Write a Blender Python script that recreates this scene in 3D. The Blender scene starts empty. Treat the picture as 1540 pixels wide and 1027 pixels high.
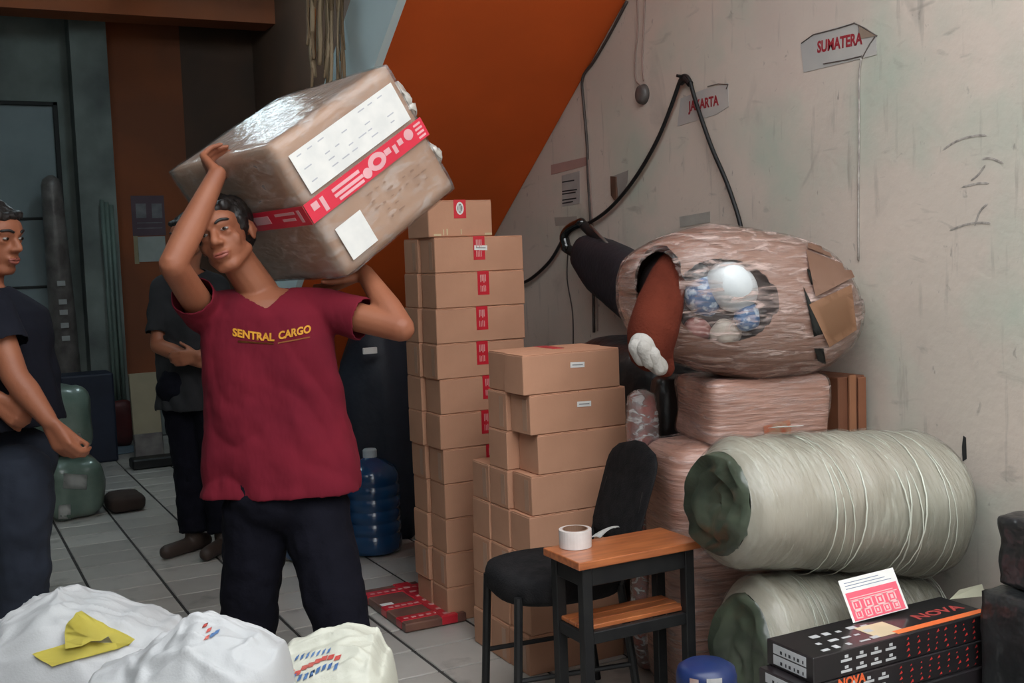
import bpy, bmesh, math, random
from mathutils import Vector as V, Matrix, noise
random.seed(7)
SC = bpy.context.scene
COL = SC.collection
PI = math.pi

# ------------------------------------------------------------------ camera, sky, exposure
CF, PIT, ROL, YAW, CH = 1700.0, math.radians(4.42), math.radians(-2.11), math.radians(27.41), 1.38
FW = V((math.sin(YAW)*math.cos(PIT), math.cos(YAW)*math.cos(PIT), -math.sin(PIT)))
RT = V((math.cos(YAW), -math.sin(YAW), 0))
UP0 = RT.cross(FW)
RR = RT*math.cos(ROL) + UP0*math.sin(ROL)
UU = UP0*math.cos(ROL) - RT*math.sin(ROL)
CO = V((0, 0, CH))
cam_d = bpy.data.cameras.new('camera')
cam = bpy.data.objects.new('camera', cam_d)
COL.objects.link(cam)
cam_d.sensor_width = 36.0
cam_d.lens = CF/1540*36.0
cam_d.clip_start = 0.05
mw = Matrix((RR, UU, -FW)).transposed().to_4x4()
mw.translation = CO
cam.matrix_world = mw
SC.camera = cam

W = bpy.data.worlds.new('overcast_sky')
SC.world = W
W.use_nodes = True
wn = W.node_tree.nodes
wl = W.node_tree.links
wn.clear()
wo = wn.new('ShaderNodeOutputWorld')
wb = wn.new('ShaderNodeBackground')
wb.inputs[0].default_value = (0.95, 0.98, 1.0, 1)
wb.inputs[1].default_value = 1.0
wl.new(wb.outputs[0], wo.inputs[0])
vs = SC.view_settings
vs.view_transform = 'Standard'
vs.look = 'None'
vs.gamma = 1.0
vs.use_curve_mapping = False
vs.exposure = 2.2
OPEN_Y = 2.3          # front edge of the roof: the shop is open to the street here


def P(px, py, X=None, Y=None, Z=None, d=None):
    """point of the room seen at a pixel of the 1540x1027 photograph, at a stated plane or distance"""
    r = FW + RR*((px-770)/CF) - UU*((py-513.5)/CF)
    if d is not None:
        t = d
    elif X is not None:
        t = X/r.x
    elif Y is not None:
        t = Y/r.y
    else:
        t = (Z-CH)/r.z
    return CO + r*t


# ------------------------------------------------------------------ materials
MATS = {}


def mat(name, c1, c2=None, rough=0.7, scale=6.0, detail=4.0, stretch=(1, 1, 1), bump=0.0, bscale=None, coat=0.0,
        metal=0.0, lo=0.35, hi=0.65, spec=0.5, coatr=0.12, bdist=0.01, bstretch=None, wave=None, gen='Object', sheen=0.0):
    if name in MATS:
        return MATS[name]
    m = bpy.data.materials.new(name)
    m.use_nodes = True
    nt = m.node_tree
    n, l = nt.nodes, nt.links
    b = n['Principled BSDF']
    b.inputs['Roughness'].default_value = rough
    b.inputs['Metallic'].default_value = metal
    b.inputs['Specular IOR Level'].default_value = spec
    b.inputs['Coat Weight'].default_value = coat
    b.inputs['Coat Roughness'].default_value = coatr
    b.inputs['Sheen Weight'].default_value = sheen
    tc = n.new('ShaderNodeTexCoord')
    mp = n.new('ShaderNodeMapping')
    mp.inputs['Scale'].default_value = stretch
    l.new(tc.outputs[gen], mp.inputs[0])
    if c2 is None:
        c2 = tuple(x*0.82 for x in c1)
    nz = n.new('ShaderNodeTexNoise')
    nz.inputs['Scale'].default_value = scale
    nz.inputs['Detail'].default_value = detail
    l.new(mp.outputs[0], nz.inputs['Vector'])
    rp = n.new('ShaderNodeValToRGB')
    rp.color_ramp.elements[0].position = lo
    rp.color_ramp.elements[1].position = hi
    rp.color_ramp.elements[0].color = (*c1, 1)
    rp.color_ramp.elements[1].color = (*c2, 1)
    l.new(nz.outputs[0], rp.inputs[0])
    l.new(rp.outputs[0], b.inputs['Base Color'])
    if bump > 0:
        mp2 = n.new('ShaderNodeMapping')
        mp2.inputs['Scale'].default_value = bstretch or stretch
        l.new(tc.outputs[gen], mp2.inputs[0])
        nb = n.new('ShaderNodeTexNoise')
        nb.inputs['Scale'].default_value = bscale or scale*3
        nb.inputs['Detail'].default_value = 3
        l.new(mp2.outputs[0], nb.inputs['Vector'])
        bp = n.new('ShaderNodeBump')
        bp.inputs['Strength'].default_value = bump
        bp.inputs['Distance'].default_value = bdist
        l.new(nb.outputs[0], bp.inputs['Height'])
        l.new(bp.outputs[0], b.inputs['Normal'])
        if coat > 0:
            l.new(bp.outputs[0], b.inputs['Coat Normal'])
    MATS[name] = m
    return m


def film_mat(name, stretch=(1, 1, 1), scale=14.0, amount=0.35, tint=(0.9, 0.9, 0.9), base=0.05, lo=0.45, hi=0.7, rough=0.18, bump=0.8):
    """clear stretch film: mostly transparent, glossy, with milky wrinkles"""
    if name in MATS:
        return MATS[name]
    m = bpy.data.materials.new(name)
    m.use_nodes = True
    nt = m.node_tree
    n, l = nt.nodes, nt.links
    n.remove(n['Principled BSDF'])
    tr = n.new('ShaderNodeBsdfTransparent')
    df = n.new('ShaderNodeBsdfDiffuse')
    df.inputs['Color'].default_value = (*tint, 1)
    gl = n.new('ShaderNodeBsdfGlossy')
    gl.inputs['Roughness'].default_value = rough
    mx = n.new('ShaderNodeMixShader')
    m2 = n.new('ShaderNodeMixShader')
    tc = n.new('ShaderNodeTexCoord')
    mp = n.new('ShaderNodeMapping')
    mp.inputs['Scale'].default_value = stretch
    l.new(tc.outputs['Object'], mp.inputs[0])
    nz = n.new('ShaderNodeTexNoise')
    nz.inputs['Scale'].default_value = scale
    nz.inputs['Detail'].default_value = 7
    nz.inputs['Distortion'].default_value = 0.9
    l.new(mp.outputs[0], nz.inputs['Vector'])
    mr = n.new('ShaderNodeMapRange')
    mr.inputs['From Min'].default_value = lo
    mr.inputs['From Max'].default_value = hi
    mr.inputs['To Min'].default_value = base
    mr.inputs['To Max'].default_value = base + amount
    l.new(nz.outputs[0], mr.inputs['Value'])
    l.new(mr.outputs[0], mx.inputs[0])
    n2 = n.new('ShaderNodeTexNoise')
    n2.inputs['Scale'].default_value = scale*2.2
    n2.inputs['Detail'].default_value = 4
    l.new(mp.outputs[0], n2.inputs['Vector'])
    bp = n.new('ShaderNodeBump')
    bp.inputs['Strength'].default_value = bump
    bp.inputs['Distance'].default_value = 0.015
    l.new(n2.outputs[0], bp.inputs['Height'])
    fr = n.new('ShaderNodeLayerWeight')
    fr.inputs['Blend'].default_value = 0.5
    pw = n.new('ShaderNodeMath')
    pw.operation = 'POWER'
    pw.inputs[1].default_value = 4.0
    l.new(fr.outputs['Facing'], pw.inputs[0])
    ma = n.new('ShaderNodeMath')
    ma.operation = 'MULTIPLY_ADD'
    ma.inputs[1].default_value = 0.6
    ma.inputs[2].default_value = 0.035
    l.new(pw.outputs[0], ma.inputs[0])
    for q in (fr, gl, df):
        l.new(bp.outputs[0], q.inputs['Normal'])
    l.new(tr.outputs[0], mx.inputs[1])
    l.new(df.outputs[0], mx.inputs[2])
    l.new(ma.outputs[0], m2.inputs[0])
    l.new(mx.outputs[0], m2.inputs[1])
    l.new(gl.outputs[0], m2.inputs[2])
    l.new(m2.outputs[0], n['Material Output'].inputs['Surface'])
    MATS[name] = m
    return m


# ------------------------------------------------------------------ mesh helpers
def obj(name, bm, m, parent=None, smooth=False, label=None, kind=None, mw=None):
    me = bm if isinstance(bm, bpy.types.Mesh) else bpy.data.meshes.new(name)
    if not isinstance(bm, bpy.types.Mesh):
        bmesh.ops.recalc_face_normals(bm, faces=bm.faces[:]) if smooth != 'raw' else None
        bm.to_mesh(me)
        bm.free()
    if smooth:
        me.polygons.foreach_set('use_smooth', [True]*len(me.polygons))
    if m is not None and not me.materials:
        me.materials.append(m)
    o = bpy.data.objects.new(name, me)
    COL.objects.link(o)
    if parent is not None:
        o.parent = parent
    if label:
        o['label'] = label
    if kind:
        o['kind'] = kind
    return o


def tag(o, label, cat, group=None):
    o['label'] = label
    o['category'] = cat
    if group:
        o['group'] = group
    return o


def thing(name, label, cat, loc=(0, 0, 0), rotz=0.0, group=None, basis=None):
    o = bpy.data.objects.new(name, None)
    COL.objects.link(o)
    o.empty_display_size = 0.05
    if basis is not None:
        mm = basis.to_4x4()
        mm.translation = V(loc)
        o.matrix_world = mm
    else:
        o.location = loc
        o.rotation_euler = (0, 0, rotz)
    return tag(o, label, cat, group)


def struct(name, bm, m, parent=None, smooth=False):
    o = obj(name, bm, m, parent, smooth)
    o['kind'] = 'structure'
    return o


def add_box(bm, lo, hi, bev=0.0, seg=1, M=None):
    lo, hi = V(lo), V(hi)
    r = bmesh.ops.create_cube(bm, size=1.0)
    vs_ = r['verts']
    for v in vs_:
        v.co = V((lo.x+(v.co.x+.5)*(hi.x-lo.x), lo.y+(v.co.y+.5)*(hi.y-lo.y), lo.z+(v.co.z+.5)*(hi.z-lo.z)))
    if bev > 0:
        es = list({e for v in vs_ for e in v.link_edges})
        rr = bmesh.ops.bevel(bm, geom=es, offset=bev, segments=seg, affect='EDGES', profile=0.5)
        vs_ = list({v for f in rr['faces'] for v in f.verts} | {v for v in vs_ if v.is_valid})
    if M is not None:
        for v in vs_:
            v.co = M @ v.co
    return vs_


def box(lo, hi, bev=0.0, seg=1, M=None):
    bm = bmesh.new()
    add_box(bm, lo, hi, bev, seg, M)
    return bm


def frame_of(d):
    d = d.normalized()
    a = V((0, 0, 1)) if abs(d.z) < 0.9 else V((1, 0, 0))
    u = d.cross(a).normalized()
    return u, d.cross(u).normalized()


def add_loft(bm, rings, cap=True, closed=False):
    vr = [[bm.verts.new(p) for p in r] for r in rings]
    n = len(vr[0])
    for i in range(len(vr)-(0 if closed else 1)):
        a, b = vr[i], vr[(i+1) % len(vr)]
        for j in range(n):
            bm.faces.new((a[j], a[(j+1) % n], b[(j+1) % n], b[j]))
    if cap and not closed:
        bm.faces.new(list(reversed(vr[0])))
        bm.faces.new(vr[-1])
    return vr


def add_tube(bm, pts, r, seg=8, cap=True, round_ends=False):
    pts = [V(p) for p in pts]
    n = len(pts)
    rs = r if isinstance(r, (list, tuple)) else [r]*n
    rings = []
    u = None
    for i, p in enumerate(pts):
        d = (pts[min(i+1, n-1)]-pts[max(i-1, 0)]).normalized()
        if u is None:
            u, w = frame_of(d)
        else:
            u = (u-d*u.dot(d)).normalized()
            w = d.cross(u)
        ring = [p+(u*math.cos(2*PI*k/seg)+w*math.sin(2*PI*k/seg))*rs[i] for k in range(seg)]
        if round_ends and i == 0:
            for q in (0.15, 0.6):
                a = q*PI/2
                rings.append([p-d*rs[i]*math.cos(a)+(x-p)*math.sin(a) for x in ring])
        rings.append(ring)
        if round_ends and i == n-1:
            for q in (0.6, 0.15):
                a = q*PI/2
                rings.append([p+d*rs[i]*math.cos(a)+(x-p)*math.sin(a) for x in ring])
    add_loft(bm, rings, cap)
    return bm


def tube(pts, r, seg=8, round_ends=False):
    return add_tube(bmesh.new(), pts, r, seg, True, round_ends)


def spline(pts, n=6):
    pts = [V(p) for p in pts]
    out = []
    for i in range(len(pts)-1):
        p0, p1, p2, p3 = pts[max(i-1, 0)], pts[i], pts[i+1], pts[min(i+2, len(pts)-1)]
        for k in range(n):
            t = k/n
            out.append(0.5*((2*p1)+(p2-p0)*t+(2*p0-5*p1+4*p2-p3)*t*t+(3*p1-p0-3*p2+p3)*t**3))
    out.append(pts[-1])
    return out


def add_lathe(bm, prof, seg=24, c=(0, 0, 0), M=None):
    c = V(c)
    rings = []
    for r, z in prof:
        ring = [c+V((r*math.cos(2*PI*k/seg), r*math.sin(2*PI*k/seg), z)) for k in range(seg)]
        if M is not None:
            ring = [M @ p for p in ring]
        rings.append(ring)
    add_loft(bm, rings)
    return bm


def add_ell(bm, c, rad, M=None, seg=16, rings=10):
    r = bmesh.ops.create_uvsphere(bm, u_segments=seg, v_segments=rings, radius=1.0)
    for v in r['verts']:
        p = V((v.co.x*rad[0], v.co.y*rad[1], v.co.z*rad[2]))
        if M is not None:
            p = M @ p
        v.co = V(c)+p


def ell(c, rad, M=None, seg=16, rings=10):
    bm = bmesh.new()
    add_ell(bm, c, rad, M, seg, rings)
    return bm


def add_cap(bm, p0, p1, r0, r1, seg=14):
    add_tube(bm, [p0, p1], [r0, r1], seg, True, True)


def remesh(bm, voxel, smooth=4, factor=0.5):
    me = bpy.data.meshes.new('tmp')
    bmesh.ops.recalc_face_normals(bm, faces=bm.faces[:])
    bm.to_mesh(me)
    bm.free()
    o = bpy.data.objects.new('tmp', me)
    COL.objects.link(o)
    md = o.modifiers.new('r', 'REMESH')
    md.mode = 'VOXEL'
    md.voxel_size = voxel
    if smooth:
        s = o.modifiers.new('s', 'SMOOTH')
        s.factor = factor
        s.iterations = smooth
    dg = bpy.context.evaluated_depsgraph_get()
    out = bpy.data.meshes.new_from_object(o.evaluated_get(dg))
    bpy.data.objects.remove(o)
    bpy.data.meshes.remove(me)
    return out


def fbm(p, s, oct_=3):
    return noise.fractal(V(p)*s, 1.0, 2.0, oct_)


def text_mesh(s, size, depth=0.0006, bold=0.0, align='CENTER'):
    cu = bpy.data.curves.new('t', 'FONT')
    cu.body = s
    cu.size = size
    cu.extrude = depth
    cu.offset = bold
    cu.align_x = align
    cu.align_y = 'CENTER'
    cu.resolution_u = 3
    o = bpy.data.objects.new('t', cu)
    COL.objects.link(o)
    dg = bpy.context.evaluated_depsgraph_get()
    me = bpy.data.meshes.new_from_object(o.evaluated_get(dg))
    bpy.data.objects.remove(o)
    bpy.data.curves.remove(cu)
    return me


def set_tf(o, origin, xdir, ydir):
    """place o so local x,y run along xdir,ydir (z out)"""
    x = V(xdir).normalized()
    z = x.cross(V(ydir)).normalized()
    y = z.cross(x)
    m = Matrix((x, y, z)).transposed().to_4x4()
    m.translation = V(origin)
    o.matrix_world = m
    return o


def shell(o, dist, m, name='stretch_film'):
    """film wrapped round a mesh thing: the same surface a few millimetres outside it"""
    me = o.data.copy()
    me.materials.clear()
    co = [v.co + v.normal*(dist+0.004*fbm(v.co, 9)) for v in me.vertices]
    for v, c in zip(me.vertices, co):
        v.co = c
    f = obj(name, me, m, o if o.get('category') else (o.parent or o), True)
    return f


def copy_tree(o, parent=None):
    c = o.copy()
    COL.objects.link(c)
    if parent is not None:
        c.parent = parent
    for ch in o.children:
        copy_tree(ch, c)
    return c


ORD = ['', 'topmost', 'second from the top', 'third from the top', 'fourth from the top', 'fifth from the top', 'sixth from the top',
       'seventh from the top', 'eighth from the top', 'ninth from the top', 'tenth from the top', 'eleventh from the top']

# ------------------------------------------------------------------ common materials
m_plaster = mat('stained_plaster', (0.50, 0.46, 0.40), (0.43, 0.42, 0.37), 0.9, 2.2, 6, bump=0.25, bscale=40)
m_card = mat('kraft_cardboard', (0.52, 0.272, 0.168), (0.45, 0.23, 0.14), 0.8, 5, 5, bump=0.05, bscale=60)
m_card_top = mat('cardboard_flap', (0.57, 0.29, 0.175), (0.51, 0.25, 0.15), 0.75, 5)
m_redtape = mat('red_tape', (0.62, 0.02, 0.035), (0.52, 0.015, 0.03), 0.35, 10, coat=0.3)
m_white = mat('white_paper', (0.78, 0.77, 0.74), (0.70, 0.70, 0.68), 0.7, 20)
m_ink = mat('dark_ink', (0.03, 0.03, 0.035), None, 0.7)
m_black = mat('black_metal', (0.010, 0.010, 0.011), (0.016, 0.016, 0.016), 0.5, 20, spec=0.3)
m_blackcloth = mat('black_fabric', (0.010, 0.010, 0.011), (0.018, 0.017, 0.018), 0.9, 30, bump=0.3, bscale=200, spec=0.15)
m_orange = mat('orange_paint', (0.72, 0.122, 0.024), (0.60, 0.105, 0.022), 0.75, 1.6, 5, bump=0.08, bscale=20, spec=0.15)
m_oldorange = mat('old_orange_paint', (0.40, 0.115, 0.045), (0.24, 0.085, 0.045), 0.8, 1.1, 6, bump=0.1, bscale=20, spec=0.2)
m_blue_paint = mat('pale_blue_paint', (0.66, 0.79, 0.81), (0.60, 0.73, 0.76), 0.55, 3, 4)
m_greywall = mat('grime_grey_plaster', (0.24, 0.27, 0.25), (0.10, 0.11, 0.105), 0.9, 1.7, 6, bump=0.3, bscale=18, lo=0.4, hi=0.68)

# ------------------------------------------------------------------ structure
WX, WL, WB, CZ = 2.6, -1.05, 9.6, 3.45


def wall_material():
    m = mat('right_wall_plaster', (0.60, 0.51, 0.44), (0.51, 0.45, 0.39), 0.9, 1.6, 5, bump=0.22, bscale=30)
    nt = m.node_tree
    n, l = nt.nodes, nt.links
    b = n['Principled BSDF']
    src = b.inputs['Base Color'].links[0].from_socket
    tc = n.new('ShaderNodeTexCoord')

    def layer(src, scale, stretch, lo, hi, col, detail=6, dist=0.0):
        mp = n.new('ShaderNodeMapping')
        mp.inputs['Scale'].default_value = stretch
        mp.inputs['Location'].default_value = (random.random()*9,)*3
        l.new(tc.outputs['Object'], mp.inputs[0])
        nz = n.new('ShaderNodeTexNoise')
        nz.inputs['Scale'].default_value = scale
        nz.inputs['Detail'].default_value = detail
        nz.inputs['Distortion'].default_value = dist
        l.new(mp.outputs[0], nz.inputs['Vector'])
        mr = n.new('ShaderNodeMapRange')
        mr.inputs['From Min'].default_value = lo
        mr.inputs['From Max'].default_value = hi
        mr.inputs['To Max'].default_value = 0.85
        l.new(nz.outputs[0], mr.inputs['Value'])
        mx = n.new('ShaderNodeMix')
        mx.data_type = 'RGBA'
        l.new(mr.outputs[0], mx.inputs['Factor'])
        l.new(src, mx.inputs['A'])
        mx.inputs['B'].default_value = (*col, 1)
        return mx.outputs['Result']
    src = layer(src, 2.6, (1, 1, 1), 0.50, 0.70, (0.42, 0.46, 0.385))          # greenish old paint
    src = layer(src, 1.1, (1, 1, 1), 0.55, 0.75, (0.50, 0.39, 0.35))          # pinkish bare patches
    src = layer(src, 7, (1, 1, 2.6), 0.64, 0.80, (0.30, 0.27, 0.235), 8, 0.8)         # scuffs
    src = layer(src, 5, (1, 6, 0.7), 0.62, 0.80, (0.30, 0.27, 0.235))
    src = layer(src, 3.2, (1, 1.6, 1), 0.60, 0.82, (0.33, 0.295, 0.26), 9, 1.2)     # grime         # vertical drips
    src = layer(src, 34, (1, 1, .6), 0.68, 0.78, (0.22, 0.20, 0.18), 6, 0.5)          # chips
    l.new(src, b.inputs['Base Color'])
    return m


bm = box((WX, -0.6, -.2), (WX+0.15, 5.45, CZ))
struct('wall_right', bm, wall_material())
struct('wall_right_inner', box((WX, 5.45, -.2), (WX+0.15, WB+.15, CZ)), mat('painted_shade_brown', (0.105, 0.05, 0.028), (0.075, 0.04, 0.025), 0.7, 2, 5))  # brown kept very dark: the shade back here is put into the colour
struct('wall_left', box((WL-0.15, -1.2, -.2), (WL, WB+.15, CZ)), m_greywall)
struct('added_light_block', box((-0.75, -1.6, -.2), (-0.5, 2.5, 2.9)), mat('dark_light_block', (0.06, 0.06, 0.06), (0.04, 0.04, 0.04), 0.7, 3))  # unseen dark box, added to cut daylight from the left
struct('wall_back', box((WL, WB, -.2), (WX, WB+0.15, CZ)), m_greywall)
struct('ceiling', box((WL-.15, OPEN_Y, CZ), (WX+.15, WB+.15, CZ+0.15)), mat('dim_ceiling', (0.20, 0.16, 0.15), (0.15, 0.12, 0.11), 0.9, 3))
# unseen facade across the lane, added to block low sky light
struct('added_facade_front', box((-12, -9.2, -.2), (14, -9.0, 6.0)), mat('facade_across', (0.30, 0.28, 0.25), (0.22, 0.21, 0.2), 0.9, 1.5))
# the paved lane in front of the shop
struct('ground', box((-9, -9, -0.25), (9, 0.4, -0.03)), mat('lane_concrete', (0.33, 0.32, 0.30), (0.26, 0.25, 0.24), 0.9, 3, bump=0.2))

# floor with tiles as pieces
m_grout = mat('dark_grout', (0.03, 0.026, 0.024), (0.05, 0.045, 0.042), 0.9, 20)
floor = struct('floor', box((WL, 0.4, -0.2), (WX, WB, -0.006)), m_grout)


def tile_mat():
    m = mat('floor_tile', (0.51, 0.48, 0.44), (0.41, 0.385, 0.355), 0.30, 3.2, 6, bump=0.06, bscale=25, gen='Object')
    nt = m.node_tree
    n, l = nt.nodes, nt.links
    b = n['Principled BSDF']
    src = b.inputs['Base Color'].links[0].from_socket
    oi = n.new('ShaderNodeObjectInfo')
    tc = n.new('ShaderNodeNewGeometry')
    hv = n.new('ShaderNodeHueSaturation')
    mr = n.new('ShaderNodeMapRange')
    mr.inputs['To Min'].default_value = 0.82
    mr.inputs['To Max'].default_value = 1.12
    l.new(oi.outputs['Random'], mr.inputs['Value'])
    l.new(mr.outputs[0], hv.inputs['Value'])
    l.new(src, hv.inputs['Color'])
    nz = n.new('ShaderNodeTexNoise')
    nz.inputs['Scale'].default_value = 5
    nz.inputs['Detail'].default_value = 8
    l.new(tc.outputs['Position'], nz.inputs['Vector'])
    m2 = n.new('ShaderNodeMapRange')
    m2.inputs['From Min'].default_value = 0.6
    m2.inputs['From Max'].default_value = 0.75
    m2.inputs['To Max'].default_value = 0.8
    l.new(nz.outputs[0], m2.inputs['Value'])
    mx = n.new('ShaderNodeMix')
    mx.data_type = 'RGBA'
    l.new(m2.outputs[0], mx.inputs['Factor'])
    l.new(hv.outputs[0], mx.inputs['A'])
    mx.inputs['B'].default_value = (0.10, 0.085, 0.075, 1)
    l.new(mx.outputs['Result'], b.inputs['Base Color'])
    return m


TX, TY, X0, Y0 = 0.2985, 0.2345, 0.555, 5.278
m_tile = tile_mat()
tbm = box((0.0065, 0.0045, -0.012), (TX-0.0065, TY-0.0045, 0.0), 0.0025)
tme = None
far = bmesh.new()
for i in range(-8, 7):
    for j in range(-20, 18):
        x, y = X0+i*TX, Y0+j*TY
        if x < WL or x+TX > WX+.02 or y < 0.42 or y+TY > WB:
            continue
        if -3 <= i <= 5 and -11 <= j <= 11:
            if tme is None:
                t = obj('tile', tbm, m_tile, floor)
                tme = t.data
            else:
                t = obj('tile', tme, None, floor)
            t.location = (x, y, random.uniform(-0.0012, 0.0))
            t.rotation_euler = (random.uniform(-.003, .003), random.uniform(-.003, .003), 0)
        else:
            add_box(far, (x+0.0045, y+0.004, -0.012), (x+TX-0.0045, y+TY-0.004, -0.0005))
obj('outlying_tiles', far, m_tile, floor, kind='stuff')

# beam, pillar, painted panel, door on the back wall
struct('trim_1', box((WL, 8.85, 3.25), (WX, 9.15, CZ-.001)), m_oldorange)
struct('trim_2', box((1.13, 9.36, 0), (1.40, WB, CZ)), m_greywall)
struct('trim_3', box((1.40, WB-0.04, 0.5), (2.0, WB, CZ)), m_oldorange)
m_shade_brown = mat('painted_shade_brown', (0.105, 0.05, 0.028), (0.075, 0.04, 0.025), 0.7, 2, 5)  # same darkened brown, shade of the back corner painted in
struct('trim_4', box((2.0, WB-0.035, 0), (WX, WB, CZ)), m_shade_brown)
door = struct('door_1', box((0.1, WB-0.05, 0.0), (1.0, WB, 2.66)), mat('grey_door_paint', (0.26, 0.31, 0.32), (0.21, 0.25, 0.26), 0.7, 2))
dk = mat('dark_gap', (0.02, 0.02, 0.02))
fb = bmesh.new()
add_box(fb, (0.995, WB-0.08, 0), (1.03, WB, 2.69), 0.004)
add_box(fb, (0.06, WB-0.08, 2.66), (1.03, WB, 2.69), 0.004)
obj('door_frame', fb, dk, door)
rb = bmesh.new()
for z in (1.25, 1.78):
    add_box(rb, (0.12, WB-0.062, z), (0.98, WB-0.05, z+0.02), 0.003)
obj('door_rail', rb, dk, door)

# staircase along the right wall, seen from below
SX0, SX1, SS = 1.60, WX-0.003, 0.7217
sb = bmesh.new()
ys = [2.45+k*0.26 for k in range(19)]


def zs(y):
    return 2.386-SS*(y-3.9)


prof = []
yb = 7.2
st = thing('staircase', 'concrete staircase with orange underside running down along the stained wall', 'staircase', (SX0, 7.2, 0))
inv = Matrix.Translation(-V((SX0, 7.2, 0)))
y0 = 3.3
rings = [[V((x, y0, zs(y0))), V((x, yb, zs(yb))), V((x, yb, zs(yb)+0.25)), V((x, y0, zs(y0)+0.25))] for x in (SX0+0.03, SX1)]
add_loft(sb, rings)
bmesh.ops.transform(sb, matrix=inv, verts=sb.verts)
obj('soffit', sb, m_orange, st)
sb = bmesh.new()
rings = [[V((x, y0, zs(y0)-0.083)), V((x, yb-.12, 0.002)), V((x, yb, max(zs(yb)+0.38, .1))), V((x, y0, zs(y0)+0.38))] for x in (SX0, SX0+0.032)]
add_loft(sb, rings)
bmesh.ops.transform(sb, matrix=inv, verts=sb.verts)
obj('stringer', sb, m_blue_paint, st)
m_step = mat('step_concrete', (0.25, 0.22, 0.20), None, 0.85, 6)
sme = None
for k in range(16):
    y = 3.31+k*0.24
    if sme is None:
        o = obj('step', box((0.033, 0, -0.02), (SX1-SX0-.002, 0.24, 0.175), 0.004), m_step, st)
        sme = o.data
    else:
        o = obj('step', sme, None, st)
    o.location = (0, y-7.2, zs(y)+0.07)

# ------------------------------------------------------------------ cartons
BW, BD, BH = 0.37, 0.133, 0.131
CARTS = {}


def carton_meshes():
    def arr(bm, m):
        me = bpy.data.meshes.new('carton_piece')
        bm.to_mesh(me)
        bm.free()
        me.materials.append(m)
        return me
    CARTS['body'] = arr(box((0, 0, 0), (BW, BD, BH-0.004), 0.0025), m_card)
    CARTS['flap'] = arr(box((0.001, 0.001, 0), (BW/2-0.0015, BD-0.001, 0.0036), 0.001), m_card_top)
    b = bmesh.new()
    add_box(b, (-0.024, 0.0, 0.0), (0.024, BD, 0.0008))
    add_box(b, (-0.024, -0.0009, -0.088), (0.024, 0.0, 0.0008))
    CARTS['tape'] = arr(b, m_redtape)
    b = bmesh.new()
    for k in range(4):
        w_ = (0.010, 0.006, 0.012, 0.008)[k]
        add_box(b, (-0.013+0.0065*k, -0.0016, -0.030-w_), (-0.009+0.0065*k, -0.0008, -0.012))
        add_box(b, (-0.013+0.0065*k, -0.0016, -0.076), (-0.010+0.0065*k, -0.0008, -0.058+w_*.5))
    CARTS['tape_print'] = arr(b, mat('pale_pink_print', (0.72, 0.35, 0.33), None, 0.6))
    b = bmesh.new()
    add_box(b, (-0.027, -0.001, -0.009), (0.027, 0.0, 0.009))
    CARTS['label'] = arr(b, m_white)
    b = bmesh.new()
    add_box(b, (-0.020, -0.0016, -0.0018), (0.020, -0.0008, 0.002))
    CARTS['label_print'] = arr(b, mat('grey_ink', (0.30, 0.30, 0.30)))
    b = bmesh.new()
    add_box(b, (-0.0008, 0.02, 0.012), (0.0, 0.05, BH-.016))
    CARTS['side_tape'] = arr(b, mat('shiny_clear_tape', (0.50, 0.29, 0.19), None, 0.4, coat=0.25))


carton_meshes()


def carton(label, group, x, y, z, rz, red=None, lab=None, side=False):
    t = thing('carton', label, 'box', (x, y, z), rz, group)
    obj('body', CARTS['body'], None, t)
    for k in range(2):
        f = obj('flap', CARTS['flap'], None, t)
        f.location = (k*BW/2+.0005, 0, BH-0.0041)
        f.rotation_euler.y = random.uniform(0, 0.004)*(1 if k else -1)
    if red is not None:
        a = obj('tape', CARTS['tape'], None, t)
        a.location = (red, 0, BH)
        p = obj('tape_print', CARTS['tape_print'], None, a)
    if lab is not None:
        a = obj('label', CARTS['label'], None, t)
        a.location = (lab[0], -0.0003, lab[1])
        a.rotation_euler.y = 0.04
        obj('label_print', CARTS['label_print'], None, a)
    if side:
        a = obj('side_tape', CARTS['side_tape'], None, t)
        a.location = (-0.0003, 0, 0)
    return t


# tall stack: two columns deep, eleven high, at Y = 3.84
for col in range(2):
    for r in range(11):
        yy = 3.84+col*0.142
        xx = 1.680-col*0.012+random.uniform(-.005, .005)+(0.006 if r > 8 else 0)
        n = 11-r
        if col == 0:
            lb = 'red-taped brown carton, %s in the front column of the tall stack' % (ORD[n],)
        else:
            lb = 'brown carton, %s in the rear column of the tall stack' % ORD[n]
        carton(lb, 'cartons of the tall stack', xx, yy, r*0.132, random.uniform(-.012, .012),
               red=(0.195+random.uniform(-.012, .012)), lab=(0.19, 0.088) if (col == 0 and r == 10) else None, side=(r % 3 == 1))
# small carton on top
tp = thing('carton', 'small brown carton with a red oval tape seal on top of the tall stack', 'box', (1.672, 3.86, 1.4525), 0.0, 'cartons of the tall stack')
obj('body', box((0, 0, 0), (0.263, 0.2, 0.132), 0.003), m_card, tp)
for k in range(2):
    f = obj('flap', box((0.001, 0.001+k*0.1, 0.132), (0.262, 0.099+k*.1, 0.1355), 0.001), m_card_top, tp)
a = obj('tape', box((0.105, -0.001, 0.068), (0.155, 0.0, 0.137)), m_redtape, tp)
ov = bmesh.new()
add_lathe(ov, [(0.019, 0), (0.019, 0.0012), (0.013, 0.0012), (0.013, 0)], 20, M=Matrix.Translation(V((0.13, -0.001, 0.105))) @ Matrix.Rotation(PI/2, 4, 'X') @ Matrix.Diagonal(V((0.8, 1.25, 1, 1))))
obj('oval_mark', ov, m_white, a)
ov = bmesh.new()
for k in range(3):
    add_box(ov, (0.123+.005*k, -0.0022, 0.092), (0.126+.005*k, -0.0008, 0.118))
obj('tape_print', ov, m_white, a)
tb = bmesh.new()
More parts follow.
